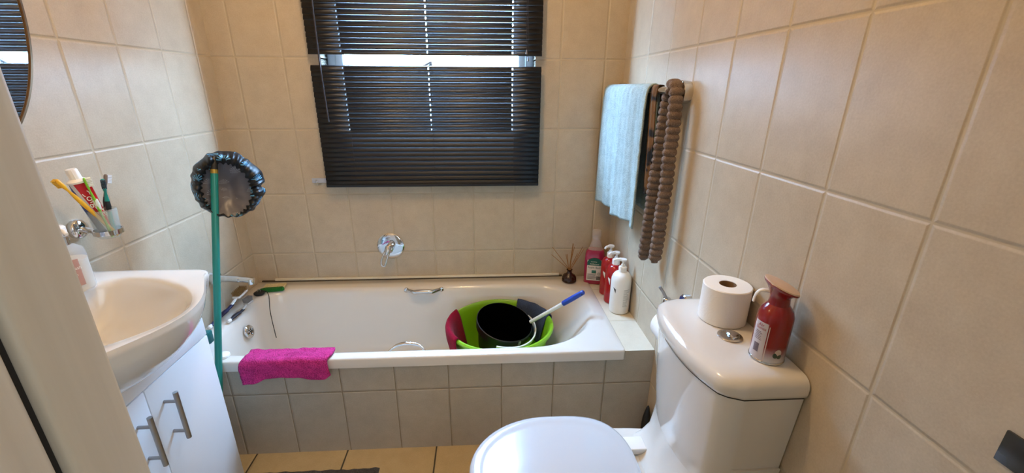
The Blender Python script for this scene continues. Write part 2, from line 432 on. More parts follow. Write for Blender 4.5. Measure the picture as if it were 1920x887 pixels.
# ------------------------------------------------------------------ bathtub
bt = thing('bathtub', 'white acrylic bathtub built in along the window wall', 'bathtub', (0, 0, 0))
RZm = 0.4345
def ring(dx0, dx1, dy0, dy1, rad, z, n=10): return rrect(dx0, dx1, dy0, dy1, rad, n, z)
bm = bmesh.new()
rings = [
 ring(0.001, 1.6725, PY-0.010, -0.0105, (0.012, 0.012, 0.006, 0.006), RZm-0.040),
 ring(0.001, 1.6725, PY-0.010, -0.0105, (0.012, 0.012, 0.006, 0.006), RZm-0.008),
 ring(0.002, 1.6715, PY-0.0085, -0.0115, (0.012, 0.012, 0.006, 0.006), RZm-0.003),
 ring(0.005, 1.668, PY-0.004, -0.014, (0.012, 0.012, 0.006, 0.006), RZm),
 ring(0.068, 1.630, -0.652, -0.085, (0.15, 0.30, 0.22, 0.13), RZm-0.0015),
 ring(0.075, 1.622, -0.647, -0.092, (0.15, 0.30, 0.22, 0.13), RZm-0.003),
 ring(0.083, 1.612, -0.641, -0.100, (0.15, 0.30, 0.22, 0.13), RZm-0.009),
 ring(0.090, 1.600, -0.636, -0.107, (0.15, 0.29, 0.22, 0.13), RZm-0.022),
 ring(0.098, 1.575, -0.628, -0.116, (0.15, 0.28, 0.21, 0.13), RZm-0.060),
 ring(0.110, 1.530, -0.617, -0.128, (0.15, 0.26, 0.20, 0.13), RZm-0.130),
 ring(0.124, 1.470, -0.603, -0.142, (0.15, 0.23, 0.19, 0.13), RZm-0.210),
 ring(0.142, 1.410, -0.587, -0.158, (0.15, 0.20, 0.18, 0.13), RZm-0.280),
 ring(0.170, 1.355, -0.565, -0.180, (0.13, 0.17, 0.16, 0.12), RZm-0.325),
 ring(0.215, 1.30, -0.530, -0.215, (0.10, 0.13, 0.12, 0.10), RZm-0.345),
 ring(0.27, 1.24, -0.48, -0.27, (0.06, 0.08, 0.08, 0.06), RZm-0.350)]
loft(bm, rings, False, True)
finish('tub_shell', bm, m_acr, bt, angle=50)
# chrome overflow on the left end wall
ov = T(0.112, -0.352, 0.355) @ RY(math.radians(78))
bm = bmesh.new(); lathe(bm, [(0.029, -0.004), (0.030, 0.002), (0.027, 0.006), (0.017, 0.009), (0.0165, 0.006), (0, 0.006)], 32, ov); 
of = finish('overflow', bm, m_chrome, bt)
bm = bmesh.new()
for k in range(5):
    a = 2*PI*k/5; box(bm, 0.006, 0.0135, -0.0028, 0.0028, 0.0055, 0.0072, 0.0008, M=ov @ RZ(a))
lathe(bm, [(0, 0.0072), (0.003, 0.0072), (0.003, 0.006)], 12, ov)
finish('overflow_hole', bm, m_dark, of)
# grab handles
def grab(y0, x0, x1, z, out, rise, th=1.0):
    bm = bmesh.new(); n = 22; rings = []
    for k in range(n+1):
        t = k/n; s = math.sin(PI*t)
        x = x0+(x1-x0)*t; yy = y0 + out*min(1, s*1.5); zz = z + rise*s
        w_ = (0.0055 + 0.0055*s)*th; h_ = (0.0085 + 0.001*s)*th
        rings.append([Vector((x, yy + w_*math.cos(a), zz + h_*math.sin(a))) for a in [2*PI*i/14 for i in range(14)]])
    loft(bm, rings)
    g = finish('grab_handle', bm, m_chrome, bt)
    for x in (x0, x1):
        b2 = bmesh.new(); lathe(b2, [(0.0, -0.001), (0.012, -0.001), (0.012, 0.005), (0.009, 0.007), (0, 0.007)], 20, T(x, y0, z) @ RX(math.radians(90 if out < 0 else -90)))
        finish('mounting', b2, m_chrome, g)
grab(-0.104, 0.757, 0.928, 0.4195, -0.036, 0.006, 1.15)
grab(-0.629, 0.758, 0.925, 0.400, 0.035, 0.030, 0.7)
# ------------------------------------------------------------------ bath mixer and spout
mx_ = thing('bath_mixer', 'round chrome mixer plate with loop lever on the back wall', 'tap', (0.677, 0, 0.615))
bm = bmesh.new(); lathe(bm, [(0.066, 0), (0.067, 0.004), (0.062, 0.008), (0.03, 0.0095), (0, 0.0095)], 48, RX(PI/2)); finish('cover_plate', bm, m_chrome, mx_)
bm = bmesh.new(); lathe(bm, [(0.021, 0.008), (0.021, 0.045), (0.019, 0.056), (0.010, 0.062), (0, 0.063)], 32, RX(PI/2)); finish('mixer_body', bm, m_chrome, mx_)
bm = bmesh.new()
lp_pts = bez([(-0.006, -0.055, 0.004), (-0.022, -0.070, -0.018), (-0.034, -0.082, -0.050), (-0.032, -0.088, -0.068), (-0.022, -0.089, -0.074), (-0.014, -0.087, -0.064), (-0.004, -0.075, -0.030), (0.008, -0.057, 0.004)], 7)
tube(bm, lp_pts, [0.0065 if i < 6 or i > len(lp_pts)-7 else 0.0045 for i in range(len(lp_pts))], 12)
tube(bm, [(0, -0.050, 0.012), (-0.004, -0.068, -0.006), (-0.008, -0.074, -0.020)], [0.015, 0.013, 0.006], 16)
finish('lever', bm, m_chrome, mx_)
sp = thing('bath_spout', 'chrome bath spout sticking out of the left wall above the tub', 'spout', (0, -0.326, 0.599))
bm = bmesh.new(); lathe(bm, [(0.030, 0), (0.031, 0.010), (0.028, 0.020), (0.020, 0.024)], 32, RY(PI/2), cap1=True); finish('wall_flange', bm, m_chrome, sp)
bm = bmesh.new(); tube(bm, bez([(0.012, 0, 0), (0.06, 0, -0.001), (0.11, 0, -0.005), (0.148, 0, -0.009), (0.163, 0, -0.012)]), [0.015]*8+[0.0135]*8+[0.012]*8+[0.012]*8+[0.0125], 24)
tube(bm, [(0.152, 0, -0.004), (0.152, 0, -0.026)], [0.0135, 0.0125], 20)
finish('spout_pipe', bm, m_chrome, sp)

# ------------------------------------------------------------------ things on the bath
def terry(name, col, col2=None, bump=0.8, sc=420, lo=0.0):
    m, nt, b = newmat(name); tc = N(nt, 'ShaderNodeTexCoord')
    n1 = N(nt, 'ShaderNodeTexNoise'); n1.inputs['Scale'].default_value = sc; n1.inputs['Detail'].default_value = 2
    n2 = N(nt, 'ShaderNodeTexNoise'); n2.inputs['Scale'].default_value = 30
    for n in (n1, n2): nt.links.new(tc.outputs['Object'], n.inputs['Vector'])
    c = hexc(col); d = hexc(col2) if col2 else tuple(x*0.6 for x in c)
    f = mth(nt, 'ADD', mth(nt, 'MULTIPLY', n1.outputs['Fac'], 0.75), mth(nt, 'MULTIPLY', n2.outputs['Fac'], 0.25))
    mr = N(nt, 'ShaderNodeMapRange'); mr.inputs['From Min'].default_value = 0.35; mr.inputs['From Max'].default_value = 0.6
    nt.links.new(f, mr.inputs['Value'])
    nt.links.new(mixc(nt, mr.outputs[0], d, c), b.inputs['Base Color'])
    b.inputs['Roughness'].default_value = 0.95; b.inputs['Sheen Weight'].default_value = 0.05; b.inputs['Specular IOR Level'].default_value = 0.1
    bp = N(nt, 'ShaderNodeBump'); bp.inputs['Strength'].default_value = bump; bp.inputs['Distance'].default_value = 0.003
    nt.links.new(n1.outputs['Fac'], bp.inputs['Height']); nt.links.new(bp.outputs[0], b.inputs['Normal'])
    return m
def sheet(path, x_of, th, name, mat, parent=None, nx=40, disp=0.002, sc=60, seed=0.0, bottom=None):
    """cloth following a path of (y, z) swept along x; x_of(s, u) gives x; thickness th by solidify"""
    P = bez([(0, a, b) for a, b in path], 10); bm = bmesh.new(); m = len(P)
    g = []
    for j, p in enumerate(P):
        s = j/(m-1); row = []
        for i in range(nx+1):
            u = i/nx; x = x_of(s, u)
            y, z = p.y, p.z
            if bottom: y, z = bottom(s, u, y, z)
            d = noise.noise(Vector((x*sc, y*sc, z*sc+seed)))*disp
            q = (P[min(j+1, m-1)] - P[max(j-1, 0)]).normalized()
            row.append(bm.verts.new((x, y - q.z*d, z + q.y*d + abs(d)*0.3)))
        g.append(row)
    for j in range(m-1):
        for i in range(nx): bm.faces.new((g[j][i], g[j][i+1], g[j+1][i+1], g[j+1][i]))
    o = finish(name, bm, mat, parent, angle=80)
    sd = o.modifiers.new('t', 'SOLIDIFY'); sd.thickness = th; sd.offset = 1.0
    return o
# pink hand towel over the front rim
m_pink = terry('pink_terry', '#cc3a84', '#8c1f58', 1.0, 260)
def pb(s, u, y, z):
    if s > 0.40:
        k = (s-0.40)/0.60
        kn = ((0, -0.018), (0.12, -0.014), (0.30, 0.006), (0.45, 0.010), (0.62, 0.007), (0.82, -0.006), (0.93, -0.004), (1.0, 0.010))
        for (ua, wa), (ub, wb) in zip(kn, kn[1:]):
            if ua <= u <= ub:
                q_ = (u-ua)/(ub-ua); q_ = q_*q_*(3-2*q_); w = wa+(wb-wa)*q_; break
        w *= k
        z += w; y -= 0.004*abs(math.sin(u*9))*k
    return y, z
o = sheet([(-0.628, RZm+0.0035), (-0.645, RZm+0.0035), (-0.675, RZm+0.004), (-0.6895, RZm+0.0035), (-0.6985, RZm-0.008), (-0.700, RZm-0.035), (-0.700, RZm-0.070)],
      lambda s, u: 0.262 + 0.318*u - 0.004*s*u + (0.012*(1-s)*(1-u)) + 0.004*math.sin(s*7), 0.006, 'pink_towel', m_pink, disp=0.004, sc=45, bottom=pb)
tag(o, 'pink terry hand towel draped over the front rim of the bathtub', 'towel')
# white round cap on the rim
o = bmesh.new(); lathe(o, [(0, 0.010), (0.016, 0.010), (0.021, 0.007), (0.022, 0.0), (0.0, 0.0)], 28, T(0.186, -0.652, RZm+0.001))
o = finish('drain_stopper', o, m_whitep); tag(o, 'round white disc lying on the bath rim at the foot of the teal pole', 'stopper')
# black plug with ring and chain
pl = thing('bath_plug', 'black rubber bath plug with ring and chain at the back left of the tub rim', 'plug', (0.075, -0.150, RZm+0.001))
bm = bmesh.new(); lathe(bm, [(0, 0), (0.020, 0), (0.024, 0.004), (0.024, 0.010), (0.018, 0.013), (0, 0.013)], 28); finish('plug_body', bm, simple('black_rubber', '#17140f', 0.7), pl)
bm = bmesh.new(); tube(bm, [(0.008*math.cos(a), 0, 0.018+0.008*math.sin(a)) for a in [2*PI*k/16 for k in range(17)]], 0.0012, 6, cap=False); finish('ring', bm, m_steel, pl)
bm = bmesh.new(); tube(bm, bez([(0.018, 0.004, 0.014), (0.035, 0.000, 0.014), (0.050, -0.018, 0.004), (0.062, -0.040, -0.006), (0.082, -0.090, -0.048), (0.104, -0.128, -0.115), (0.116, -0.146, -0.150)]), 0.0017, 8); finish('chain', bm, m_dark, pl)
# cream sponge with green scouring pad
sg = thing('sponge_scourer', 'cream bath sponge with green scouring face on the back left rim', 'sponge', (0.118, -0.106, RZm+0.001), 0.10)
bm = bmesh.new(); box(bm, -0.046, 0.052, 0.0, 0.045, 0, 0.016, 0.005, 3); finish('sponge', bm, terry('cream_sponge', '#d9c79b', '#b5a273', 0.5, 250), sg)
bm = bmesh.new()
ou = [(-0.058, -0.020), (-0.050, -0.010), (-0.030, -0.001), (0.048, 0.001), (0.054, -0.006), (0.050, -0.017), (0.02, -0.021), (-0.03, -0.022)]
loft(bm, [[Vector((x, y, 0.0)) for x, y in ou], [Vector((x, y, 0.013)) for x, y in ou], [Vector((x*0.94, y*0.94, 0.016)) for x, y in ou]]); finish('scouring_pad', bm, terry('green_scourer', '#2f7a34', '#14481a', 0.8, 600), sg)
# scrubbing brushes leaning in the left corner
m_navy = simple('navy_rubber', '#1c1a45', 0.45)
m_bri = simple('tan_bristle', '#8f6a3a', 0.8)
def brush(name, label, loc, ang, tilt, mh, mb, mbr, L=0.20, sc=1.0, hd=0.022):
    t = thing(name, label, 'brush', loc, 0, 'brushes in the left bath corner'); t.rotation_euler = (tilt, 0, ang)
    bm = bmesh.new(); tube(bm, bez([(0, 0, 0), (0, L*0.25, 0.004), (0, L*0.5, 0.002), (0, L*0.66, 0.004)], 5), [0.0085*sc]*4+[0.011*sc]*6+[0.008*sc]*6, 14, flat=0.7); finish('grip', bm, mh, t)
    bm = bmesh.new(); tube(bm, bez([(0, L*0.62, 0.004), (0, L*0.75, 0.012), (0, L*0.82, 0.016)], 5), [0.007*sc]*11, 12, flat=0.6)
    box(bm, -hd*0.8, hd*0.8, L*0.80, L*1.10, 0.012, 0.022, 0.004, 3)
    h = finish('head', bm, mb, t)
    bm = bmesh.new()
    for i in range(7):
        for j in range(7):
            x = -hd*0.62 + hd*1.24*i/6; y = L*0.83 + L*0.24*j/6
            tube(bm, [(x, y, 0.022), (x*1.15, y+(j-3)*0.001, 0.042)], 0.0017, 6)
    b_ = finish('bristles', bm, mbr, h); b_['kind'] = 'stuff'
    bm = bmesh.new(); lathe(bm, [(0, 0.008), (0.006, 0.007), (0.009, 0), (0.006, -0.012), (0, -0.014)], 14, T(0, -0.004, 0) @ RX(PI/2)); finish('end_cap', bm, m_whitep, t)
    return t
brush('scrubbing_brush', 'white dish brush with navy grip and upturned tan bristles in the left bath corner', (0.030, -0.455, RZm+0.012), math.radians(-3), math.radians(5), m_navy, m_whitep, m_bri, 0.23)
brush('razor_brush', 'shorter grey brush lying beside the navy gripped dish brush', (0.078, -0.405, RZm+0.008), math.radians(-8), math.radians(1), simple('charcoal_rubber', '#25222c', 0.5), simple('translucent_grey', '#b9b2ab', 0.4), simple('grey_bristle', '#7f7770', 0.8), 0.13, 0.9, 0.014)

# reed diffuser
rd = thing('reed_diffuser', 'brown glass reed diffuser with thin sticks on the back right bath corner', 'diffuser', (1.575, -0.072, RZm+0.0005))
m_amber = simple('brown_glass', '#4a2b22', 0.08, trans=0.55, ior=1.45)
bm = bmesh.new(); lathe(bm, [(0, 0), (0.033, 0), (0.037, 0.004), (0.036, 0.022), (0.030, 0.034), (0.016, 0.042), (0.0115, 0.050), (0.0125, 0.060), (0.0155, 0.064), (0.0125, 0.066), (0.0095, 0.060), (0.0090, 0.048), (0.013, 0.040), (0.026, 0.032), (0.032, 0.022), (0.033, 0.006), (0, 0.004)], 40); finish('glass_bottle', bm, m_amber, rd)
m_reed = simple('reed', '#9a6c3c', 0.8, vary=0.2, vscale=60)
ends = [(-0.092, 0.0, 0.186), (-0.096, -0.01, 0.150), (-0.022, 0.0, 0.146), (-0.014, 0.01, 0.143), (0.010, 0.0, 0.205), (0.013, 0.005, 0.200), (0.060, 0.0, 0.186), (0.066, -0.01, 0.180), (0.036, 0.0, 0.150), (0.016, -0.01, 0.19)]
for k, (x, y, z) in enumerate(ends):
    bm = bmesh.new(); d = Vector((x, y, z-0.055)).normalized()
    tube(bm, [Vector((0.004*math.cos(k), 0.004*math.sin(k), 0.058)) - d*0.012, Vector((0.004*math.cos(k), 0.004*math.sin(k), 0.058)), (x, y, z)], 0.0016, 6); finish('reed', bm, m_reed, rd)

# bottles on the ledge
ZL = 0.4266
m_tx = simple('print_dark', '#2b2b2b', 0.6); m_txw = simple('print_white', '#f2f0ea', 0.6)
def superel(w, d, n=40, p=3.0):
    out = []
    for i in range(n):
        t = 2*PI*i/n; c, s = math.cos(t), math.sin(t)
        out.append((w*math.copysign(abs(c)**(2/p), c), d*math.copysign(abs(s)**(2/p), s)))
    return out
fb = thing('foam_bath_bottle', 'large clear bottle of pink foam bath with green and white label in the corner', 'bottle', (1.700, -0.075, RZm-0.006), math.radians(-14))
def seprofile(bm, prof, p=3.5, mi=0, cap0=True, cap1=True):
    loft(bm, [[Vector((x, y, z)) for x, y in superel(w, d, 44, p)] for w, d, z in prof], cap0, cap1, True, mi)
m_clear = simple('clear_plastic', '#d9cfd2', 0.12, trans=0.0, alpha=0.28)
m_pinkliq = simple('pink_liquid', '#a3244c', 0.14, coat=0.4)
bm = bmesh.new(); seprofile(bm, [(0.046, 0.027, 0), (0.050, 0.031, 0.006), (0.050, 0.031, 0.10), (0.049, 0.030, 0.150), (0.044, 0.028, 0.172), (0.036, 0.026, 0.181)]); finish('liquid', bm, m_pinkliq, fb)
bm = bmesh.new(); seprofile(bm, [(0.0365, 0.0265, 0.1812), (0.030, 0.024, 0.200), (0.024, 0.022, 0.218), (0.018, 0.018, 0.230), (0.0165, 0.0165, 0.244)], 2.6); finish('bottle_shoulder', bm, m_clear, fb)
bm = bmesh.new(); lathe(bm, [(0.0225, 0.236), (0.023, 0.240), (0.0215, 0.278), (0.018, 0.281), (0, 0.281)], 32); finish('cap', bm, m_clear, fb)
bm = bmesh.new(); box(bm, -0.036, 0.036, -0.0325, -0.0312, 0.022, 0.132, 0.0006); lb = finish('label', bm, simple('white_label', '#e6ded8', 0.5), fb)
bm = bmesh.new()
pts = [(-0.036, 0.104)] + [(-0.036*math.cos(PI*k/16), 0.118+0.026*math.sin(PI*k/16)) for k in range(17)] + [(0.036, 0.104)]
loft(bm, [[Vector((x, -0.0328, z)) for x, z in pts], [Vector((x, -0.0334, z)) for x, z in pts]]); finish('label_band', bm, simple('green_label', '#0f5a4c', 0.5), lb)
RT = RX(PI/2)
text_obj('lettering', 'Foam Bath', 0.0155, T(0, -0.0330, 0.092) @ RT, simple('green_ink', '#12463c', 0.6), lb)
text_obj('lettering', 'Antibacterial', 0.0085, T(0, -0.0340, 0.112) @ RT, m_txw, lb)
text_obj('lettering', 'Nourishing', 0.0065, T(-0.004, -0.0340, 0.124) @ RT, m_txw, lb)
bm = bmesh.new()
for k in range(6): box(bm, -0.032, 0.005+0.003*(k % 3), -0.0330, -0.0326, 0.030+0.0052*k, 0.0318+0.0052*k)
for k in range(9): box(bm, 0.012+0.0022*k, 0.0132+0.0022*k+0.0004*(k % 3), -0.0330, -0.0326, 0.026, 0.046)
finish('small_print', bm, m_tx, lb)
bm = bmesh.new(); tube(bm, [(0.024+0.006*math.cos(a), -0.0330, 0.060+0.006*math.sin(a)) for a in [2*PI*k/20 for k in range(21)]], 0.0008, 6); box(bm, -0.012, 0.010, -0.0331, -0.0326, 0.062, 0.078, 0.0004); finish('emblem', bm, simple('green_ink2', '#31705c', 0.6), lb)

PB_G = 'pump bottles on the bath ledge'
def pump_bottle(loc, rz, label, mbody, r=0.0425, hb=0.150, hsh=0.040, wave=None):
    t = thing('pump_bottle', label, 'bottle', loc, rz, PB_G)
    h1 = hb + hsh; bm = bmesh.new()
    pr = [(0, 0), (r-0.005, 0), (r-0.001, 0.003), (r, 0.009), (r, hb)]
    for k in range(1, 9):
        a = 0.5*PI*k/8; pr.append((0.014+(r-0.014)*math.cos(a), hb + hsh*math.sin(a)))
    pr += [(0.014, h1+0.006), (0, h1+0.006)]
    body = None
    lathe(bm, pr, 44); body = finish('bottle_body', bm, mbody, t)
    bm = bmesh.new()
    lathe(bm, [(0.0165, h1-0.002), (0.0170, h1+0.020), (0.0155, h1+0.023), (0.0085, h1+0.025), (0.0075, h1+0.034), (0, h1+0.034)], 28,
          wob=lambda rr, tt, z: rr + (0.0005*math.cos(tt*14) if z < h1+0.021 and rr > 0.01 else 0)); finish('collar', bm, m_whitep, t)
    bm = bmesh.new(); lathe(bm, [(0, h1+0.03), (0.0045, h1+0.03), (0.0045, h1+0.048), (0.0135, h1+0.050), (0.0145, h1+0.054), (0.0135, h1+0.058), (0, h1+0.060)], 24)
    tube(bm, bez([(0, 0, h1+0.0545), (-0.020, 0, h1+0.056), (-0.034, 0, h1+0.054), (-0.041, 0, h1+0.048)], 5), [0.0075]*5+[0.006]*5+[0.0048]*5+[0.004], 12)
    finish('pump_head', bm, m_whitep, t)
    return t, body, h1
m_redp = simple('red_plastic', '#a5121c', 0.22, coat=0.3)
m_wb = simple('white_bottle', '#efebe4', 0.3)
def view_ang(x, y): return math.atan2(-2.03-y, 1.1456-x)
t1, b1, _ = pump_bottle((1.7395, -0.197, ZL+0.0005), 0.5, 'red pump bottle with white pump furthest back on the bath ledge', m_redp, r=0.040, hb=0.148)
t2, b2, _ = pump_bottle((1.7400, -0.282, ZL+0.0005), 0.25, 'red pump bottle between the other red one and the white one', m_redp, r=0.041, hb=0.148)
t3, b3, _ = pump_bottle((1.7415, -0.372, ZL+0.0005), -0.1, 'white pump bottle with black triangle mark, nearest on the bath ledge', m_wb, r=0.0435, hb=0.150)
for t_, bb, rr, z_, col in ((t3, b3, 0.0436, 0.118, m_tx), (t2, b2, 0.0411, 0.125, m_txw), (t1, b1, 0.0401, 0.118, m_txw)):
    a0 = view_ang(t_.location.x, t_.location.y) - t_.rotation_euler.z - 0.75
    bm = bmesh.new()
    # triangle mark wrapped on the bottle
    rings = []
    for k in range(7):
        u = k/6; a = a0 + 0.30*u; r1 = rr + 0.0002
        za = z_ + 0.006*(1-u); zb = z_ - 0.022*u + 0.004
        if t_ is not t3: zb = z_ - 0.028*u
        rings.append([Vector((r1*math.cos(a), r1*math.sin(a), min(za, zb))), Vector((r1*math.cos(a), r1*math.sin(a), max(za, zb)+0.0005)), Vector(((r1+.0003)*math.cos(a), (r1+.0003)*math.sin(a), max(za, zb)+0.0005)), Vector(((r1+.0003)*math.cos(a), (r1+.0003)*math.sin(a), min(za, zb)))])
    loft(bm, rings); finish('logo', bm, col, bb)
bm = bmesh.new(); a0 = view_ang(1.7415, -0.372) + 0.1
for k in range(15):
    arc_patch(bm, 0.0437, a0+0.35, a0+0.35+random.uniform(0.35, 0.62), 0.040+0.0056*k, 0.0414+0.0056*k, 8)
finish('small_print', bm, simple('grey_ink', '#a9a49c', 0.7), b3)
text_obj('lettering', 'A', 0.013, T(0, 0, 0.121), m_txw, b3, wrap=(0.0441, a0-0.62))

# ------------------------------------------------------------------ green tub with bucket and cloths
m_green = simple('lime_plastic', '#82b81a', 0.33, coat=0.15)
TC = (1.213, -0.342); TZ = RZm-0.3495
def tub_r(z, t, inner=0.0):
    k = z/0.272
    rx = 0.168 + 0.060*k - inner; ry = 0.150 + 0.066*k - inner
    return rx*math.cos(t), ry*math.sin(t)
gt = thing('washing_tub', 'lime green oval plastic tub standing inside the bathtub', 'tub', (TC[0], TC[1], TZ))
bm = bmesh.new(); n = 64; rings = []
prof = [(0.0, 0.0), (0.006, -0.002), (0.02, -0.001), (0.10, 0), (0.18, 0), (0.250, 0), (0.256, -0.010), (0.262, -0.014), (0.272, -0.013), (0.278, -0.007), (0.278, 0.0), (0.272, 0.005), (0.258, 0.006), (0.16, 0.005), (0.02, 0.006), (0.008, 0.014), (0.006, 0.06)]
for z, ins in prof: rings.append([Vector((*tub_r(z, 2*PI*i/n, ins), z)) for i in range(n)])
loft(bm, rings, True, True); finish('tub_body', bm, m_green, gt)

def tub_cloth(name, label, mat, t0, t1, din, dout, th, flare=0.0, seed=1.0):
    """cloth folded over the rim of the tub between the angles t0 and t1"""
    bm = bmesh.new(); nu = 26; g = []
    path = [(-0.012, 0.272-din), (-0.010, 0.22), (-0.008, 0.262), (0.0, 0.2835), (0.008, 0.285), (0.018, 0.272), (0.024, 0.235), (0.028, 0.272-dout)]
    path = bez([(a, b, 0) for a, b in path], 6)
    for j, p in enumerate(path):
        row = []
        for i in range(nu+1):
            u = i/nu; t = t0+(t1-t0)*u
            dr = p.x; z = p.y
            if z < 0.24 and dr > 0: dr += flare*(0.272-z); t += 0.02*math.sin(9*z)
            rx, ry = tub_r(z, t, -dr)
            wv = noise.noise(Vector((t*6, z*25, seed)))*0.005
            row.append(bm.verts.new((rx*(1+wv*1.5), ry*(1+wv*1.5), z + wv*(1 if j in (0, len(path)-1) else 0.3))))
        g.append(row)
    for j in range(len(path)-1):
        for i in range(nu): bm.faces.new((g[j][i], g[j][i+1], g[j+1][i+1], g[j+1][i]))
    o = finish(name, bm, mat, None, angle=80); o.location = (TC[0], TC[1], TZ)
    sd = o.modifiers.new('t', 'SOLIDIFY'); sd.thickness = th; sd.offset = 0
    return tag(o, label, 'cloth', 'cloths over the rim of the green tub')
tub_cloth('cleaning_cloth', 'crimson microfibre cloth folded over the left rim of the green tub', terry('crimson_cloth', '#9c0f2f', '#6e0a22', 0.4, 500), math.radians(150), math.radians(218), 0.16, 0.115, 0.004)
tub_cloth('cleaning_cloth', 'dark slate blue cloth folded over the back right rim of the green tub', terry('slate_cloth', '#47516a', '#2b3347', 0.4, 500), math.radians(12), math.radians(66), 0.14, 0.10, 0.004, seed=4)
# black bucket tilted in the tub
HBK = 0.136
bu = thing('black_bucket', 'black plastic bucket with white handle tipped inside the green tub', 'bucket', (1.205, -0.285, TZ+0.115))
bu.rotation_euler = (math.radians(13), math.radians(9), 0.15)
bm = bmesh.new(); Hb = 0.158
lathe(bm, [(0, 0), (0.090, 0), (0.097, 0.006), (0.118, 0.115), (0.1185, 0.116), (0.127, 0.118), (0.1305, 0.152), (0.131, Hb), (0.1285, Hb+0.002), (0.1275, Hb+0.0015)], 56)
finish('bucket_body', bm, m_blackp, bu)
bm = bmesh.new(); lathe(bm, [(0.1278, Hb+0.0016), (0.1265, Hb-0.002), (0.1140, 0.110), (0.094, 0.010), (0.090, 0.007), (0, 0.006)], 48); finish('bucket_inside', bm, m_blackin, bu)
bm = bmesh.new(); hp = []
for k in range(33):
    a = -math.radians(112) + math.radians(140)*k/32
    hp.append((0.149*math.cos(a), 0.149*math.sin(a), HBK))
rings = []
for k, p in enumerate(hp):
    c = Vector(p); rad = Vector((c.x, c.y, 0)).normalized(); w = 0.0095*min(1, 0.45+math.sin(PI*k/32)*1.2)
    rings.append([c + rad*(-0.003) + Vector((0, 0, -w)), c + rad*(0.003) + Vector((0, 0, -w)), c + rad*0.004, c + rad*(0.003)+Vector((0, 0, w)), c - rad*0.003 + Vector((0, 0, w))])
loft(bm, rings); finish('bucket_handle', bm, m_whitep, bu)
bm = bmesh.new(); a = math.radians(-72); box(bm, -0.006, 0.006, -0.134, -0.129, Hb-0.024, Hb-0.004, 0.001, M=RZ(math.radians(22))); finish('handle_lug', bm, simple('grey_plastic', '#8c8c90', 0.4), bu)
# mop-like cleaning stick with blue grip
A0 = Vector((1.330, -0.296, 0.318)) + Vector((0.242, -0.103, 0.218))*0.10; A1 = Vector((1.572, -0.399, 0.536)); dv = (A1-A0).normalized()
st = thing('cleaning_stick', 'white cleaning stick with blue grip leaning out of the green tub', 'brush', tuple(A0))
def rel(p): return Vector(p)-A0
bm = bmesh.new(); tube(bm, [rel(A0), rel(A1-dv*0.110)], 0.0085, 18); finish('shaft', bm, simple('white_metal', '#dedad2', 0.3), st)
bm = bmesh.new(); Ls = (A1-A0).length
tube(bm, [rel(A0+dv*q) for q in (Ls-0.116, Ls-0.112, Ls-0.06, Ls-0.015, Ls-0.004, Ls)], [0.0105, 0.0118, 0.0122, 0.0112, 0.0105, 0.007], 20); finish('grip', bm, simple('blue_plastic', '#1d3f9e', 0.35), st)
bm = bmesh.new(); q = rel(A0+dv*(Ls-0.014)); tube(bm, [q+Vector((0, -0.0125, 0)), q+Vector((0, 0.0125, 0))], 0.0028, 12); finish('hang_hole', bm, m_dark, st)

# ------------------------------------------------------------------ teal pole with shower cap
Pt = Vector((0.229, -0.52, 1.120)); Pb = Vector((0.176, -0.8165, 0.0))
def pole_at(z): t = (z-Pb.z)/(Pt.z-Pb.z); return Pb + (Pt-Pb)*t
po = thing('broom_pole', 'teal metal broom pole standing between vanity and bath with a cap over its top', 'broom', tuple(Pb))
m_teal = simple('teal_paint', '#127f76', 0.32, coat=0.3)
ez = lambda z: pole_at(z)-Pb
bm = bmesh.new(); tube(bm, [ez(0.02), ez(1.085)], 0.0115, 24); finish('shaft', bm, m_teal, po)
bm = bmesh.new(); tube(bm, [ez(1.084), ez(1.097)], 0.0119, 24); finish('gold_band', bm, simple('gold_print', '#a98b3c', 0.35, 0.6), po)
bm = bmesh.new(); tube(bm, [ez(1.096), ez(1.135), ez(1.14)], [0.0118, 0.0114, 0.007], 24); finish('end_grip', bm, m_blackp, po)
bm = bmesh.new(); tube(bm, [ez(0.0), ez(0.03)], [0.009, 0.0125], 18); finish('foot_cap', bm, m_blackp, po)
# teal dustpan standing in the gap
dp = thing('dustpan', 'teal plastic dustpan standing between the vanity and the end of the bath', 'dustpan', (0.225, -0.765, 0))
bm = bmesh.new(); box(bm, -0.06, 0.0175, -0.012, 0.012, 0.565, 0.608, 0.004); box(bm, -0.06, -0.035, -0.008, 0.008, 0.0, 0.566, 0.004); finish('pan', bm, simple('dark_teal_plastic', '#0d5f60', 0.4), dp)

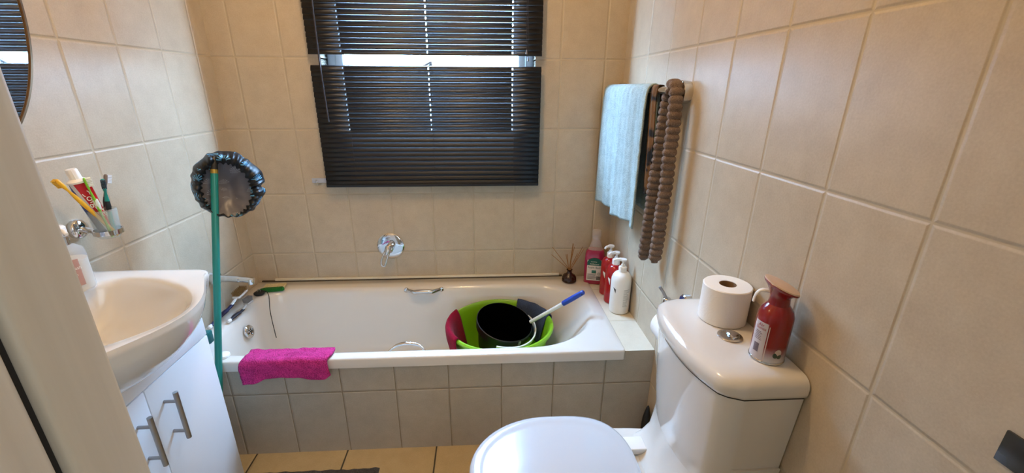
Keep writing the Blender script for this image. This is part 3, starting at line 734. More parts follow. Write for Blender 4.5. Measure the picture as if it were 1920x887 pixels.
def cap_mat():
    m, nt, b = newmat('leaf_print_cap')
    tc = N(nt, 'ShaderNodeTexCoord'); vo = N(nt, 'ShaderNodeTexVoronoi'); vo.inputs['Scale'].default_value = 24
    nt.links.new(tc.outputs['Object'], vo.inputs['Vector'])
    mp = N(nt, 'ShaderNodeVectorMath', operation='SUBTRACT')
    nt.links.new(tc.outputs['Object'], mp.inputs[0]); nt.links.new(vo.outputs['Position'], mp.inputs[1])
    sx = N(nt, 'ShaderNodeSeparateXYZ'); nt.links.new(mp.outputs[0], sx.inputs[0])
    ang = mth(nt, 'ARCTAN2', sx.outputs[2], mth(nt, 'ADD', sx.outputs[0], mth(nt, 'MULTIPLY', sx.outputs[1], 0.7)))
    st = mth(nt, 'GREATER_THAN', mth(nt, 'SINE', mth(nt, 'MULTIPLY', ang, 15.0)), 0.35)
    dist = vo.outputs['Distance']
    msk = mth(nt, 'MULTIPLY', mth(nt, 'GREATER_THAN', dist, 0.16), mth(nt, 'LESS_THAN', dist, 0.50))
    up = mth(nt, 'GREATER_THAN', sx.outputs[2], -0.003)
    f = mth(nt, 'MULTIPLY', mth(nt, 'MULTIPLY', st, msk), up)
    nt.links.new(mixc(nt, f, hexc('#0d1116'), hexc('#5fa6cf')), b.inputs['Base Color'])
    b.inputs['Roughness'].default_value = 0.42; b.inputs['Specular IOR Level'].default_value = 0.35
    return m, nt
m_cap, _nt = cap_mat()
m_lin, _nt2 = cap_mat(); m_lin.name = 'cap_lining'
bb = _nt2.nodes['Principled BSDF']; lk = bb.inputs['Base Color'].links[0].from_node
lk.inputs[6].default_value = hexc('#66656c')+(1,); lk.inputs[7].default_value = hexc('#8c8e96')+(1,); bb.inputs['Roughness'].default_value = 0.35
ccen = Vector((0.247, -0.500, 1.032)); vdir = (Vector((1.1456, -2.03, 1.30))-ccen).normalized()
cx_ = Vector((0, 0, 1)).cross(vdir).normalized(); cz_ = vdir.cross(cx_)
CM = Matrix(((cx_.x, cz_.x, vdir.x, 0), (cx_.y, cz_.y, vdir.y, 0), (cx_.z, cz_.z, vdir.z, 0), (0, 0, 0, 1)))
sc_ = thing('shower_cap', 'black shower cap with pale blue leaf print hung over the teal pole', 'shower cap', tuple(ccen))
NT = 180
def outl(t):   # outer outline in the cap's own plane
    c, s = math.cos(t), math.sin(t)
    a = 0.112 if c > 0 else 0.108; b = 0.124 if s > 0 else 0.110
    r = 1/math.sqrt((c/a)**2 + (s/b)**2)
    r *= 1 + 0.05*noise.noise(Vector((c*2.2, s*2.2, 3))) + 0.045*math.exp(-((t-0.25)/0.22)**2) - 0.09*math.exp(-((t-6.18)/0.07)**2) + 0.03*math.exp(-((t-5.95)/0.15)**2)
    return r
def inn(t):    # gathered opening, lower left of centre
    c, s = math.cos(t), math.sin(t)
    a, b = 0.071, 0.090
    return 1/math.sqrt((c/a)**2 + (s/b)**2)
bm = bmesh.new(); rings = []
K = 15
prof_s = [k/K for k in range(K+1)]
for k, s in enumerate(prof_s):
    ring_ = []
    for i in range(NT):
        t = 2*PI*i/NT; ro = outl(t); ri = inn(t)
        px, py = ri*math.cos(t)-0.006, ri*math.sin(t)-0.010
        qx, qy = ro*math.cos(t), ro*math.sin(t)
        ruff = math.sin(t*31 + 2.2*math.sin(t*5)) ; ruff2 = math.sin(t*17+1.3*math.sin(t*7))
        if s < 0.5:    # from elastic edge out to the outline over the front
            w = s/0.5; amp = (1-w)
            x = px+(qx-px)*w; y = py+(qy-py)*w; z = 0.020 + 0.026*math.sin(PI*min(1, w*0.95+0.08)) - 0.020*w
            z += 0.006*ruff*amp + 0.005*ruff2*(1-abs(2*w-1)*0.6)*0.9
            x += 0.004*ruff*amp*math.cos(t); y += 0.004*ruff*amp*math.sin(t)
            f_ = 1+0.018*ruff2*w
            x *= f_; y *= f_
        else:          # round the back
            w = (s-0.5)/0.5; rr = math.cos(w*PI/2*0.98)
            f_ = (1+0.018*ruff2*(1-w))
            x = qx*rr*f_; y = qy*rr*f_; z = -0.050*math.sin(w*PI/2)
            w2 = noise.noise(Vector((x*30, y*30, 1)))*0.006; z -= w2
        ring_.append(CM @ Vector((x, y, z)))
    rings.append(ring_)
loft(bm, rings, False, True); finish('cap_shell', bm, m_cap, sc_, angle=80)
bm = bmesh.new(); rings = []
for k in range(9):
    w = k/8; rings.append([])
    for i in range(NT//2):
        t = 4*PI*i/NT; r = inn(t)*1.06*(1-w*0.97)
        rings[-1].append(CM @ Vector((r*math.cos(t)-0.006, r*math.sin(t)-0.010, -0.030*math.sin(w*PI/2) + 0.012*(1-w) + 0.005*noise.noise(Vector((r*40*math.cos(t), r*40*math.sin(t), 9))))))
loft(bm, rings, False, True); finish('lining', bm, m_lin, sc_, angle=80)

# ------------------------------------------------------------------ towel rail and towels
tr_ = thing('towel_rail', 'chrome towel rail on the right wall beside the window', 'towel rail', (W, 0, 1.352))
for y in (-0.662, -0.045):
    bm = bmesh.new(); lathe(bm, [(0.034, 0), (0.035, 0.006), (0.035, 0.026), (0.030, 0.030), (0, 0.031)], 36, T(0, y, 0) @ RY(-PI/2)); finish('wall_mount', bm, m_chrome, tr_)
    bm = bmesh.new(); tube(bm, [(-0.028, y, 0.0), (-0.056, y, 0.004), (-0.068, y, 0.006)], 0.009, 16); finish('arm', bm, m_chrome, tr_)
bm = bmesh.new(); tube(bm, [(-0.068, -0.672, 0.006), (-0.068, -0.035, 0.006)], 0.0115, 24); finish('bar', bm, m_chrome, tr_)
BX, BZ = W-0.068, 1.358
# pale terry towel
def towel_mat():
    m = terry('pale_aqua_terry', '#b0c1c0', '#849492', 0.9, 380); m.name = 'pale_terry'
    nt = m.node_tree; b = nt.nodes['Principled BSDF']
    g = N(nt, 'ShaderNodeNewGeometry'); sx = N(nt, 'ShaderNodeSeparateXYZ'); nt.links.new(g.outputs['Position'], sx.inputs[0])
    s = mth(nt, 'SINE', mth(nt, 'MULTIPLY', sx.outputs[1], 150.0))
    band = mth(nt, 'MULTIPLY', mth(nt, 'GREATER_THAN', sx.outputs[2], 0.945), mth(nt, 'LESS_THAN', sx.outputs[2], 0.965))
    old = b.inputs['Normal'].links[0].from_node
    h0 = old.inputs['Height'].links[0].from_socket
    inv = mth(nt, 'SUBTRACT', 1.0, band)
    h = mth(nt, 'MULTIPLY', mth(nt, 'ADD', mth(nt, 'MULTIPLY', s, 0.35), h0), inv)
    nt.links.new(h, old.inputs['Height'])
    return m
bm = bmesh.new(); g = []
pathT = bez([(0.034, 0.93, 0), (0.030, 1.10, 0), (0.022, 1.28, 0), (0.018, 1.355, 0), (0.0, 1.3765, 0), (-0.022, 1.357, 0), (-0.026, 1.28, 0), (-0.026, 1.12, 0), (-0.024, 0.98, 0), (-0.022, 0.878, 0)], 8)
NU = 56
for j, p in enumerate(pathT):
    s = j/(len(pathT)-1); row = []
    for i in range(NU+1):
        u = i/NU; ylen = 1.0
        y = -0.045 - 0.520*u
        if s > 0.55: y = -0.045 - (0.520 + 0.030*(s-0.55))*u - 0.02*(s-0.55)*(1-u)
        x = BX + p.x; z = p.y
        if s > 0.5:
            k = (s-0.5)/0.5
            x += -0.010*k*math.sin(u*13+0.6) - 0.006*k*math.sin(u*27+1)
            if k > 0.8:
                kk = (k-0.8)/0.2
                z += kk*(-0.024*(1-u) + 0.006*math.sin(u*9) + 0.002*math.sin(u*23))
            z -= 0.0
        x += 0.002*noise.noise(Vector((y*40, z*40, 0)))
        row.append(bm.verts.new((x, y, z)))
    g.append(row)
for j in range(len(pathT)-1):
    for i in range(NU): bm.faces.new((g[j][i], g[j][i+1], g[j+1][i+1], g[j+1][i]))
o = finish('bath_towel', bm, towel_mat(), None, angle=80); sd = o.modifiers.new('t', 'SOLIDIFY'); sd.thickness = 0.006; sd.offset = 0
tag(o, 'pale blue grey terry towel hanging over the chrome rail', 'towel')
# brown patterned cloth on the bar behind the towel
def brown_mat():
    m, nt, b = newmat('brown_print'); tc = N(nt, 'ShaderNodeTexCoord')
    n1 = N(nt, 'ShaderNodeTexNoise'); n1.inputs['Scale'].default_value = 22; n1.inputs['Detail'].default_value = 3; nt.links.new(tc.outputs['Object'], n1.inputs['Vector'])
    r = N(nt, 'ShaderNodeValToRGB'); r.color_ramp.elements[0].position = 0.40; r.color_ramp.elements[0].color = hexc('#0d0a09')+(1,)
    r.color_ramp.elements[1].position = 0.52; r.color_ramp.elements[1].color = hexc('#6e4c26')+(1,)
    nt.links.new(n1.outputs['Fac'], r.inputs[0]); nt.links.new(r.outputs[0], b.inputs['Base Color']); b.inputs['Roughness'].default_value = 0.9
    return m
bm = bmesh.new(); g = []
pathB = bez([(0.026, 1.06, 0), (0.022, 1.25, 0), (0.016, 1.352, 0), (0.0, 1.3725, 0), (-0.015, 1.353, 0), (-0.010, 1.22, 0), (-0.006, 1.10, 0), (-0.004, 1.015, 0)], 8)
for j, p in enumerate(pathB):
    s = j/(len(pathB)-1); row = []
    for i in range(17):
        u = i/16; row.append(bm.verts.new((BX+p.x+0.006*math.sin(u*8)*s, -0.572 - 0.040*u, p.y)))
    g.append(row)
for j in range(len(pathB)-1):
    for i in range(16): bm.faces.new((g[j][i], g[j][i+1], g[j+1][i+1], g[j+1][i]))
o = finish('patterned_cloth', bm, brown_mat(), None, angle=80); sd = o.modifiers.new('t', 'SOLIDIFY'); sd.thickness = 0.004; sd.offset = 0
tag(o, 'golden brown and black patterned cloth hanging between the pale towel and the ribbed one', 'cloth')
# ribbed brown bath mat hung over the end of the bar
bm = bmesh.new()
m_rib = terry('taupe_plush', '#8b7769', '#605046', 0.9, 500)
pr = [(0.062, 0.765), (0.056, 0.90), (0.050, 1.10), (0.042, 1.25), (0.030, 1.335), (0.004, 1.379), (-0.022, 1.350), (-0.034, 1.28), (-0.038, 1.10), (-0.040, 0.95), (-0.036, 0.795)]
pth = bez([(0, a, b) for a, b in pr], 40)
# resample to equal arc length
acc = [0]
for a, b in zip(pth, pth[1:]): acc.append(acc[-1]+(b-a).length)
tot = acc[-1]; NS = 420; pts = []; j = 0
for k in range(NS+1):
    d = tot*k/NS
    while j < len(acc)-2 and acc[j+1] < d: j += 1
    f_ = (d-acc[j])/max(1e-9, acc[j+1]-acc[j]); pts.append(pth[j].lerp(pth[j+1], min(1, f_)))
rings = []
for k, p in enumerate(pts):
    d = tot*k/NS; q = (pts[min(k+1, NS)]-pts[max(k-1, 0)]).normalized(); nrm = Vector((0, -q.z, q.y))
    ph = d/0.0225; rib = abs(math.sin(PI*ph))**0.6
    hw = 0.0085 + 0.0065*rib; yw = 0.016 + 0.007*rib
    if k < 6: hw *= 0.4+0.1*k; yw *= 0.5+0.08*k
    if k > NS-6: hw *= 0.4+0.1*(NS-k); yw *= 0.5+0.08*(NS-k)
    wv = 0.004*noise.noise(Vector((d*9, 0, 2)))
    rg = []
    for a, b in superel(1, 1, 18, 2.6):
        rg.append(Vector((1.7385 + yw*b - 0.010*(1.36-p.z) + wv, -0.664 + p.y + nrm.y*hw*a, p.z + nrm.z*hw*a)))
    rings.append(rg)
loft(bm, rings); o = finish('ribbed_mat', bm, m_rib, None, angle=80)
tag(o, 'taupe ribbed plush mat hung over the near end of the rail', 'bath mat')

# ------------------------------------------------------------------ vanity, basin
YC = -1.108
vn = thing('vanity_cabinet', 'white vanity cabinet with two doors and bar handles under the basin', 'cabinet', (0, YC, 0))
HW = 0.260; XD = 0.290
bm = bmesh.new(); box(bm, 0.002, XD-0.018, -HW, HW, 0.08, 0.66, 0.001); box(bm, 0.002, XD-0.018, -HW, -HW+0.016, 0.66, 0.77); box(bm, 0.002, XD-0.018, HW-0.016, HW, 0.66, 0.77); box(bm, 0.002, XD-0.05, -HW+0.01, HW-0.01, 0, 0.08)
box(bm, XD-0.018, XD-0.0, -HW, HW, 0.648, 0.705, 0.001); finish('cabinet_body', bm, m_mela, vn)
for s in (-1, 1):
    bm = bmesh.new(); y0, y1 = (0.0015, HW) if s > 0 else (-HW, -0.0015)
    box(bm, XD-0.0175, XD, y0, y1, 0.085, 0.6445, 0.001); d = finish('door', bm, m_mela, vn)
    hy = 0.046*s - 0.004*0
    bm = bmesh.new(); tube(bm, [(XD+0.035, hy, 0.453), (XD+0.035, hy, 0.604)], 0.0062, 20); tube(bm, [(XD, hy, 0.477), (XD+0.035, hy, 0.477)], 0.0045, 14); tube(bm, [(XD, hy, 0.575), (XD+0.035, hy, 0.575)], 0.0045, 14)
    finish('handle', bm, m_steel, d)
bs = thing('wash_basin', 'white ceramic wash basin with curved front on the vanity cabinet', 'basin', (0, YC, 0.865))
def b_out(sc=1.0, dx=0.0, notch=1.0):
    half = [(0.001, 0.262), (0.12, 0.262), (0.25, 0.262), (0.320, 0.261), (0.343, 0.255), (0.354, 0.243), (0.360, 0.225), (0.372, 0.200), (0.398, 0.155), (0.425, 0.105), (0.444, 0.055), (0.452, 0.0)]
    half = [(x, y) for x, y in half]
    full = half + [(x, -y) for x, y in half[-2::-1]]
    return full + [(0.001, -0.20), (0.001, -0.13), (0.001, -0.06), (0.001, 0.0), (0.001, 0.06), (0.001, 0.13), (0.001, 0.20)]
def smooth_closed(pts, n=6):
    P = [Vector((x, y, 0)) for x, y in pts]; out = []
    for i in range(len(P)-1):
        a = P[max(i-1, 0)]; b = P[i]; c = P[i+1]; d = P[min(i+2, len(P)-1)]
        for k in range(n):
            t = k/n; out.append(0.5*((2*b)+(c-a)*t+(2*a-5*b+4*c-d)*t*t+(3*b-3*c+d-a)*t**3))
    out.append(P[-1]); return out
OUT = smooth_closed(b_out()); NB = len(OUT)
# bowl outline with the same number of points, matched by angle about the bowl centre
BC = Vector((0.165, 0.0, 0))
def bowl_pt(o, rx=0.270, ry=0.206, sc=1.0, cx=0.0):
    d = o-BC; t = math.atan2(d.y/0.262, d.x/(0.287 if d.x > 0 else 0.165))
    c, s = math.cos(t), math.sin(t)
    rxx = rx if c > 0 else 0.105
    p = 1.78 if c > 0 else 2.2
    return Vector((BC.x+cx + sc*rxx*math.copysign(abs(c)**(2/p), c), sc*ry*math.copysign(abs(s)**(2/p), s), 0))
def lerp_ring(f, z, sc=1.0, dz=None):
    out = []
    for o_ in OUT:
        b_ = bowl_pt(o_); q = b_.lerp(o_, f); out.append(Vector((q.x, q.y, z)))
    return out
def under_ring(k, z):
    """outer apron: pulls in towards the cabinet as it goes down"""
    out = []
    for o_ in OUT:
        x = o_.x if o_.x < 0.03 else 0.03+(o_.x-0.03)*(1-k*0.42)
        out.append(Vector((max(0.001, x), o_.y*(1-0.16*k), z)))
    return out
rings = []
for k, z in ((0.98, -0.190), (0.80, -0.172), (0.60, -0.152), (0.42, -0.128), (0.26, -0.098), (0.13, -0.068), (0.05, -0.040), (0.01, -0.018), (0.0, -0.010)): rings.append(under_ring(k, z))
rings.append([Vector((max(0.001, p.x-0.002*(p.x > 0.02)), p.y*0.997, -0.003)) for p in OUT])
rings.append(lerp_ring(0.93, 0.0)); rings.append(lerp_ring(0.82, -0.0005)); rings.append(lerp_ring(0.16, -0.001)); rings.append(lerp_ring(0.05, -0.004))
def bowl_ring(sc, z, cx=0.0): return [Vector((*bowl_pt(o_, sc=sc, cx=cx).xy, z)) for o_ in OUT]
for sc, z in ((0.985, -0.009), (0.955, -0.020), (0.90, -0.045), (0.80, -0.080), (0.64, -0.112), (0.42, -0.130), (0.18, -0.137)): rings.append(bowl_ring(sc, z))
bm = bmesh.new(); loft(bm, rings, True, True); finish('basin_body', bm, m_cer, bs, angle=60)
bm = bmesh.new(); lathe(bm, [(0, 0.004), (0.016, 0.004), (0.022, 0.003), (0.0225, 0)], 28, T(0.165, 0, -0.137)); finish('drain', bm, m_chrome, bs)
# basin tap (behind the door jamb)
tp = thing('basin_mixer', 'chrome basin mixer at the back of the wash basin', 'tap', (0.040, YC, 0.866))
bm = bmesh.new(); lathe(bm, [(0, 0), (0.024, 0), (0.024, 0.006), (0.019, 0.010), (0.019, 0.09), (0.016, 0.10), (0, 0.102)], 28); tube(bm, [(0.01, 0, 0.05), (0.08, 0, 0.07), (0.115, 0, 0.06)], [0.013, 0.011, 0.010], 16); finish('body', bm, m_chrome, tp)
bm = bmesh.new(); tube(bm, [(0, 0, 0.10), (0.01, 0, 0.12), (0.05, 0, 0.14)], [0.012, 0.008, 0.006], 12); finish('lever', bm, m_chrome, tp)

# soap dispenser
so = thing('soap_dispenser', 'clear soap bottle of cream liquid with pink label on the basin', 'soap dispenser', (0.090, -0.966, 0.8652))
so.scale = (0.95, 0.95, 1.06)
bm = bmesh.new(); lathe(bm, [(0, 0), (0.031, 0), (0.035, 0.004), (0.0355, 0.078), (0, 0.078)], 36); finish('liquid', bm, simple('cream_soap', '#d8ccb4', 0.35), so)
bm = bmesh.new(); lathe(bm, [(0.0362, 0.0), (0.0366, 0.09), (0.034, 0.103), (0.022, 0.112), (0.014, 0.115), (0.013, 0.120)], 36); finish('bottle_wall', bm, simple('clear_bottle', '#dfe3ea', 0.08, alpha=0.30), so)
bm = bmesh.new(); a = math.atan2(-2.03+0.952, 1.1456-0.098); arc_patch(bm, 0.0368, a-0.62, a+0.42, 0.018, 0.084, 20); lb = finish('label', bm, simple('dusty_pink_label', '#b9938c', 0.6), so)
RTT = Matrix.Identity(4)
text_obj('lettering', 'handwash', 0.011, T(0, 0, 0) , m_txw, lb, wrap=(0.0375, a-0.1)).location = (0, 0, 0.062)
text_obj('lettering', 'lotion', 0.009, T(0, 0, 0), m_txw, lb, wrap=(0.0375, a-0.1)).location = (0, 0, 0.046)
bm = bmesh.new(); lathe(bm, [(0.014, 0.115), (0.0145, 0.134), (0.012, 0.136), (0, 0.136)], 28); finish('collar', bm, m_chrome, so)
bm = bmesh.new(); lathe(bm, [(0, 0.134), (0.005, 0.134), (0.005, 0.144), (0.015, 0.146), (0.015, 0.158), (0.011, 0.162), (0, 0.162)], 24); tube(bm, [(0, 0, 0.152), (0.03, -0.018, 0.152), (0.038, -0.022, 0.147)], [0.007, 0.006, 0.004], 12); finish('pump_head', bm, m_whitep, so)

# toothbrush tumbler on its wall ring
CU = Vector((0.098, -0.842, 0.0)); ZT0, ZT1 = 0.955, 1.050
th_ = thing('tumbler_holder', 'chrome wall ring holder for the toothbrush tumbler', 'holder', (0, -0.828, 0.985))
bm = bmesh.new(); lathe(bm, [(0.027, 0), (0.028, 0.010), (0.024, 0.016), (0.012, 0.020), (0, 0.020)], 32, RY(PI/2)); finish('wall_rosette', bm, m_chrome, th_)
bm = bmesh.new(); tube(bm, [(0.015, 0, 0), (0.045, -0.006, -0.004), (0.066, -0.013, -0.005)], 0.0075, 16); finish('arm', bm, m_chrome, th_)
bm = bmesh.new()
def rg(r, z, dz=0): return [Vector((CU.x + r*math.cos(2*PI*i/48), -0.014 + r*math.sin(2*PI*i/48), z)) for i in range(48)]
loft(bm, [rg(0.0305, -0.009), rg(0.0335, -0.009), rg(0.0335, 0.004), rg(0.0305, 0.004), rg(0.0305, -0.009)], False, False); finish('ring', bm, m_chrome, th_)
tu = thing('toothbrush_tumbler', 'frosted glass tumbler sitting in the chrome wall ring', 'tumbler', (CU.x, CU.y, ZT0))
m_frost = simple('frosted_glass', '#c9d3cf', 0.35, alpha=0.30)
bm = bmesh.new(); lathe(bm, [(0, 0.010), (0.022, 0.010), (0.026, 0.015), (0.030, 0.055), (0.0325, 0.090), (0.031, 0.091), (0.028, 0.055), (0.0245, 0.018), (0, 0.016)], 44); finish('glass', bm, m_frost, tu)

def toothbrush(name, label, base, top, ch, cb, cbr, face, hl=0.024):
    b0, t0 = Vector(base), Vector(top); d = (t0-b0).normalized(); L = (t0-b0).length
    t = thing(name, label, 'toothbrush', tuple(b0), 0, 'toothbrushes in the frosted tumbler')
    R = d.to_track_quat('Z', 'X').to_matrix().to_4x4()
    fc = Vector(face); loc = R.inverted() @ fc; ang = math.atan2(loc.y, loc.x); R = R @ RZ(ang)
    bm = bmesh.new(); zs = [0, 0.02, 0.06, L-0.075, L-0.060, L-hl-0.012, L-hl, L-0.004, L]; rs = [0.004, 0.0055, 0.0045, 0.0062, 0.0055, 0.0028, 0.0052, 0.0056, 0.003]
    rings = [[R @ Vector((0.62*r*math.cos(a), r*math.sin(a), z)) for a in [2*PI*i/14 for i in range(14)]] for z, r in zip(zs, rs)]
    loft(bm, rings); h = finish('handle', bm, ch, t, angle=70)
    bm = bmesh.new()
    for i in range(6):
        for j in range(3):
            z = L-hl+0.001+i*(hl-0.004)/5; y = (j-1)*0.0036
            tube(bm, [R @ Vector((0.002, y, z)), R @ Vector((0.0125, y*1.1, z))], 0.0017, 6)
    b_ = finish('bristles', bm, cb, t); b_['kind'] = 'stuff'
    if cbr:
        bm = bmesh.new()
        tube(bm, [R @ Vector((0, 0, z)) + R.to_3x3() @ Vector((0.0012, 0, 0)) for z in (L-0.090, L-0.075, L-0.062)], [0.0050, 0.0066, 0.0056], 12); finish('grip', bm, cbr, t)
    return t
camd = (0.65, -0.75, 0.1)
bx, by = CU.x, CU.y
toothbrush('toothbrush', 'yellow toothbrush leaning left in the frosted tumbler', (bx+0.012, by+0.012, ZT0+0.012), (bx-0.006, by-0.088, ZT0+0.190), simple('yellow_plastic', '#e0a81c', 0.35), simple('yellow_bristle', '#e3b43a', 0.7), None, (-0.5, -0.3, 0.6))
toothbrush('toothbrush', 'lime green toothbrush in front of the toothpaste tube', (bx+0.008, by-0.002, ZT0+0.012), (bx+0.014, by-0.036, ZT0+0.184), simple('lime_brush', '#7ec42a', 0.35), simple('white_bristle', '#e9efe6', 0.7), simple('white_grip', '#dfe8dc', 0.4), (0.6, 0.5, 0.2))
toothbrush('toothbrush', 'teal toothbrush with dark and white bristles facing forward', (bx+0.004, by+0.010, ZT0+0.012), (bx+0.020, by+0.010, ZT0+0.172), simple('teal_brush', '#1c8f86', 0.3), simple('dark_bristle', '#3a4a5c', 0.7), simple('black_grip', '#151c20', 0.5), camd)
toothbrush('toothbrush', 'grey toothbrush with black tipped white bristles at the right of the tumbler', (bx-0.010, by-0.004, ZT0+0.012), (bx+0.010, by+0.036, ZT0+0.180), simple('greybrown_brush', '#7b6f68', 0.35), simple('pale_bristle', '#d5d7da', 0.7), simple('black_grip2', '#1b1a1e', 0.5), (0.2, 0.9, 0.2))
# toothpaste tube, cap up
tb = thing('toothpaste_tube', 'red, white and blue toothpaste tube standing cap up in the tumbler', 'toothpaste', (bx-0.001, by-0.003, ZT0+0.020))
tb.scale = (1.05, 1.05, 1.16)
tb.rotation_euler = (math.radians(4), math.radians(-9), math.atan2(-2.03-by, 1.1456-bx)+PI/2)
m, nt, b = newmat('toothpaste_print'); tc = N(nt, 'ShaderNodeTexCoord'); sx = N(nt, 'ShaderNodeSeparateXYZ'); nt.links.new(tc.outputs['Object'], sx.inputs[0])
v = mth(nt, 'ADD', sx.outputs[0], mth(nt, 'MULTIPLY', sx.outputs[2], 0.16))
rp = N(nt, 'ShaderNodeValToRGB'); rp.color_ramp.interpolation = 'CONSTANT'
mrr = N(nt, 'ShaderNodeMapRange'); mrr.inputs['From Min'].default_value = -0.010; mrr.inputs['From Max'].default_value = 0.050; nt.links.new(v, mrr.inputs['Value']); nt.links.new(mrr.outputs[0], rp.inputs[0])
els = rp.color_ramp.elements; els[0].position = 0; els[0].color = hexc('#2a3c78')+(1,); els[1].position = 0.22; els[1].color = hexc('#d9d9dc')+(1,)
e = els.new(0.34); e.color = hexc('#c21422')+(1,)
nt.links.new(rp.outputs[0], b.inputs['Base Color']); b.inputs['Roughness'].default_value = 0.3
bm = bmesh.new(); rings = []
for z, w, d in ((0.0, 0.013, 0.0015), (0.03, 0.015, 0.006), (0.07, 0.0185, 0.011), (0.115, 0.020, 0.014), (0.130, 0.0185, 0.0165), (0.134, 0.012, 0.011)):
    rings.append([Vector((w*math.cos(2*PI*i/28), d*math.sin(2*PI*i/28), z)) for i in range(28)])
loft(bm, rings); body = finish('tube_body', bm, m, tb)
bm = bmesh.new(); lathe(bm, [(0.0205, 0.132), (0.021, 0.136), (0.012, 0.141), (0.0115, 0.160), (0.010, 0.163), (0, 0.163)], 28, wob=lambda r, t, z: r+0.0004*math.cos(t*16)); finish('cap', bm, m_whitep, tb)
text_obj('lettering', 'Colgate', 0.022, T(0.009, -0.0148, 0.082) @ RX(math.radians(86)) @ RZ(math.radians(-74)), m_txw, body)

# oval mirror
mr_ = thing('wall_mirror', 'oval wall mirror with thin bronze rim above the basin', 'mirror', (0.0, -1.082, 1.58))
m_mirror = simple('mirror_glass', (0.86, 0.88, 0.9), 0.015, 1.0)
def ell(s, x): return [Vector((x, (0.305+s)*math.cos(2*PI*i/96), (0.400+s)*math.sin(2*PI*i/96))) for i in range(96)]
bm = bmesh.new(); loft(bm, [ell(-0.004, 0.002), ell(-0.004, 0.0115)], True, True); finish('mirror_glass', bm, m_mirror, mr_)
bm = bmesh.new(); loft(bm, [ell(-0.004, 0.001), ell(0.003, 0.001), ell(0.004, 0.012), ell(0.002, 0.015), ell(-0.003, 0.015), ell(-0.004, 0.012)], False, False); finish('mirror_rim', bm, simple('bronze', '#6b5238', 0.35, 0.7), mr_)

# ------------------------------------------------------------------ toilet
TY = -1.190
to = thing('toilet', 'white close-coupled toilet with closed lid against the right wall', 'toilet', (W, TY, 0))
def D(x, y, z): return Vector((x-W, y-TY, z))
def tank_ring(front, hw, z, inset=0.0, bow=0.040, n=12, back=1.784):
    """plan of the cistern: flat back on the wall, bowed front, rounded corners"""
    pts = []; r = 0.035
    hw -= inset; fx = front+inset; bk_ = back - inset*0.3
    raw = []
    m = 30
    for k in range(m+1):
        u = -1 + 2*k/m
        raw.append((fx + bow*abs(u)**2.4 + 0.030*max(0, (abs(u)-0.86)/0.14)**2.0, hw*math.sin(u*PI/2*0.999) if False else hw*u))
    raw = [(bk_, -hw)] + [(bk_-0.02, -hw)] + [(raw[0][0]+0.010, -hw)] + raw + [(raw[-1][0]+0.010, hw), (bk_-0.02, hw), (bk_, hw)]
    return [D(x, TY+y, z) for x, y in raw]
bm = bmesh.new()
rings = [tank_ring(1.640, 0.150, 0.28, bow=0.03), tank_ring(1.622, 0.156, 0.42, bow=0.035), tank_ring(1.600, 0.166, 0.60), tank_ring(1.592, 0.175, 0.74), tank_ring(1.590, 0.177, 0.7745)]
loft(bm, rings); finish('cistern', bm, m_cer, to, angle=50)
bm = bmesh.new()
rings = [tank_ring(1.590, 0.178, 0.7800), tank_ring(1.585, 0.182, 0.7820), tank_ring(1.583, 0.184, 0.790), tank_ring(1.583, 0.184, 0.803), tank_ring(1.585, 0.182, 0.812), tank_ring(1.591, 0.176, 0.819), tank_ring(1.600, 0.168, 0.8235), tank_ring(1.612, 0.156, 0.8255), tank_ring(1.640, 0.13, 0.8265, bow=0.03)]
loft(bm, rings); cl_ = finish('cistern_lid', bm, m_cer, to, angle=60)
bm = bmesh.new(); loft(bm, [tank_ring(1.5900, 0.1770, 0.7745), tank_ring(1.5900, 0.1770, 0.7800)]); finish('lid_seam_shade', bm, m_dark, to)  # black ring stands in for the shade in the gap under the lid
bm = bmesh.new(); lathe(bm, [(0.026, 0), (0.027, 0.003), (0.024, 0.005), (0.0195, 0.005), (0.019, 0.004), (0, 0.0045)], 36, T(*D(1.706, -1.215, 0.8262))); fb_ = finish('flush_button', bm, simple('satin_chrome', (0.55, 0.53, 0.52), 0.18, 1.0), to)
bm = bmesh.new()
rings = [[D(1.706 + 0.018*math.cos(a)*(1 if math.cos(a) > 0 else 0.25)*s, -1.215 + 0.018*math.sin(a)*s, z) for a in [2*PI*i/30 for i in range(30)]] for s, z in ((1, 0.830), (0.95, 0.834), (0.6, 0.8355))]
loft(bm, rings); finish('half_button', bm, m_chrome, fb_)
# pan: lofted sections along height
def pan_ring(xf, xb, hw, z, p=2.3, n=48):
    out = []; cx = xf + (xb-xf)*0.45
    for i in range(n):
        t = 2*PI*i/n; c, s = math.cos(t), math.sin(t)
        rx = (cx-xf) if c < 0 else (xb-cx)
        pp = 2.1 if c < 0 else 5
        y = hw*math.copysign(abs(s)**(2/pp), s); x = cx + rx*math.copysign(abs(c)**(2/pp), c)
        if c > 0: y *= 1-0.14*c**0.5
        out.append(D(x, TY+y, z))
    return out
bm = bmesh.new()
rings = [pan_ring(1.30, 1.74, 0.105, 0.0), pan_ring(1.31, 1.74, 0.10, 0.04), pan_ring(1.27, 1.76, 0.105, 0.16), pan_ring(1.18, 1.775, 0.135, 0.28), pan_ring(1.125, 1.780, 0.160, 0.36), pan_ring(1.112, 1.783, 0.168, 0.388), pan_ring(1.115, 1.783, 0.166, 0.394), pan_ring(1.13, 1.780, 0.155, 0.395)]
loft(bm, rings); finish('pan', bm, m_cer, to, angle=60)
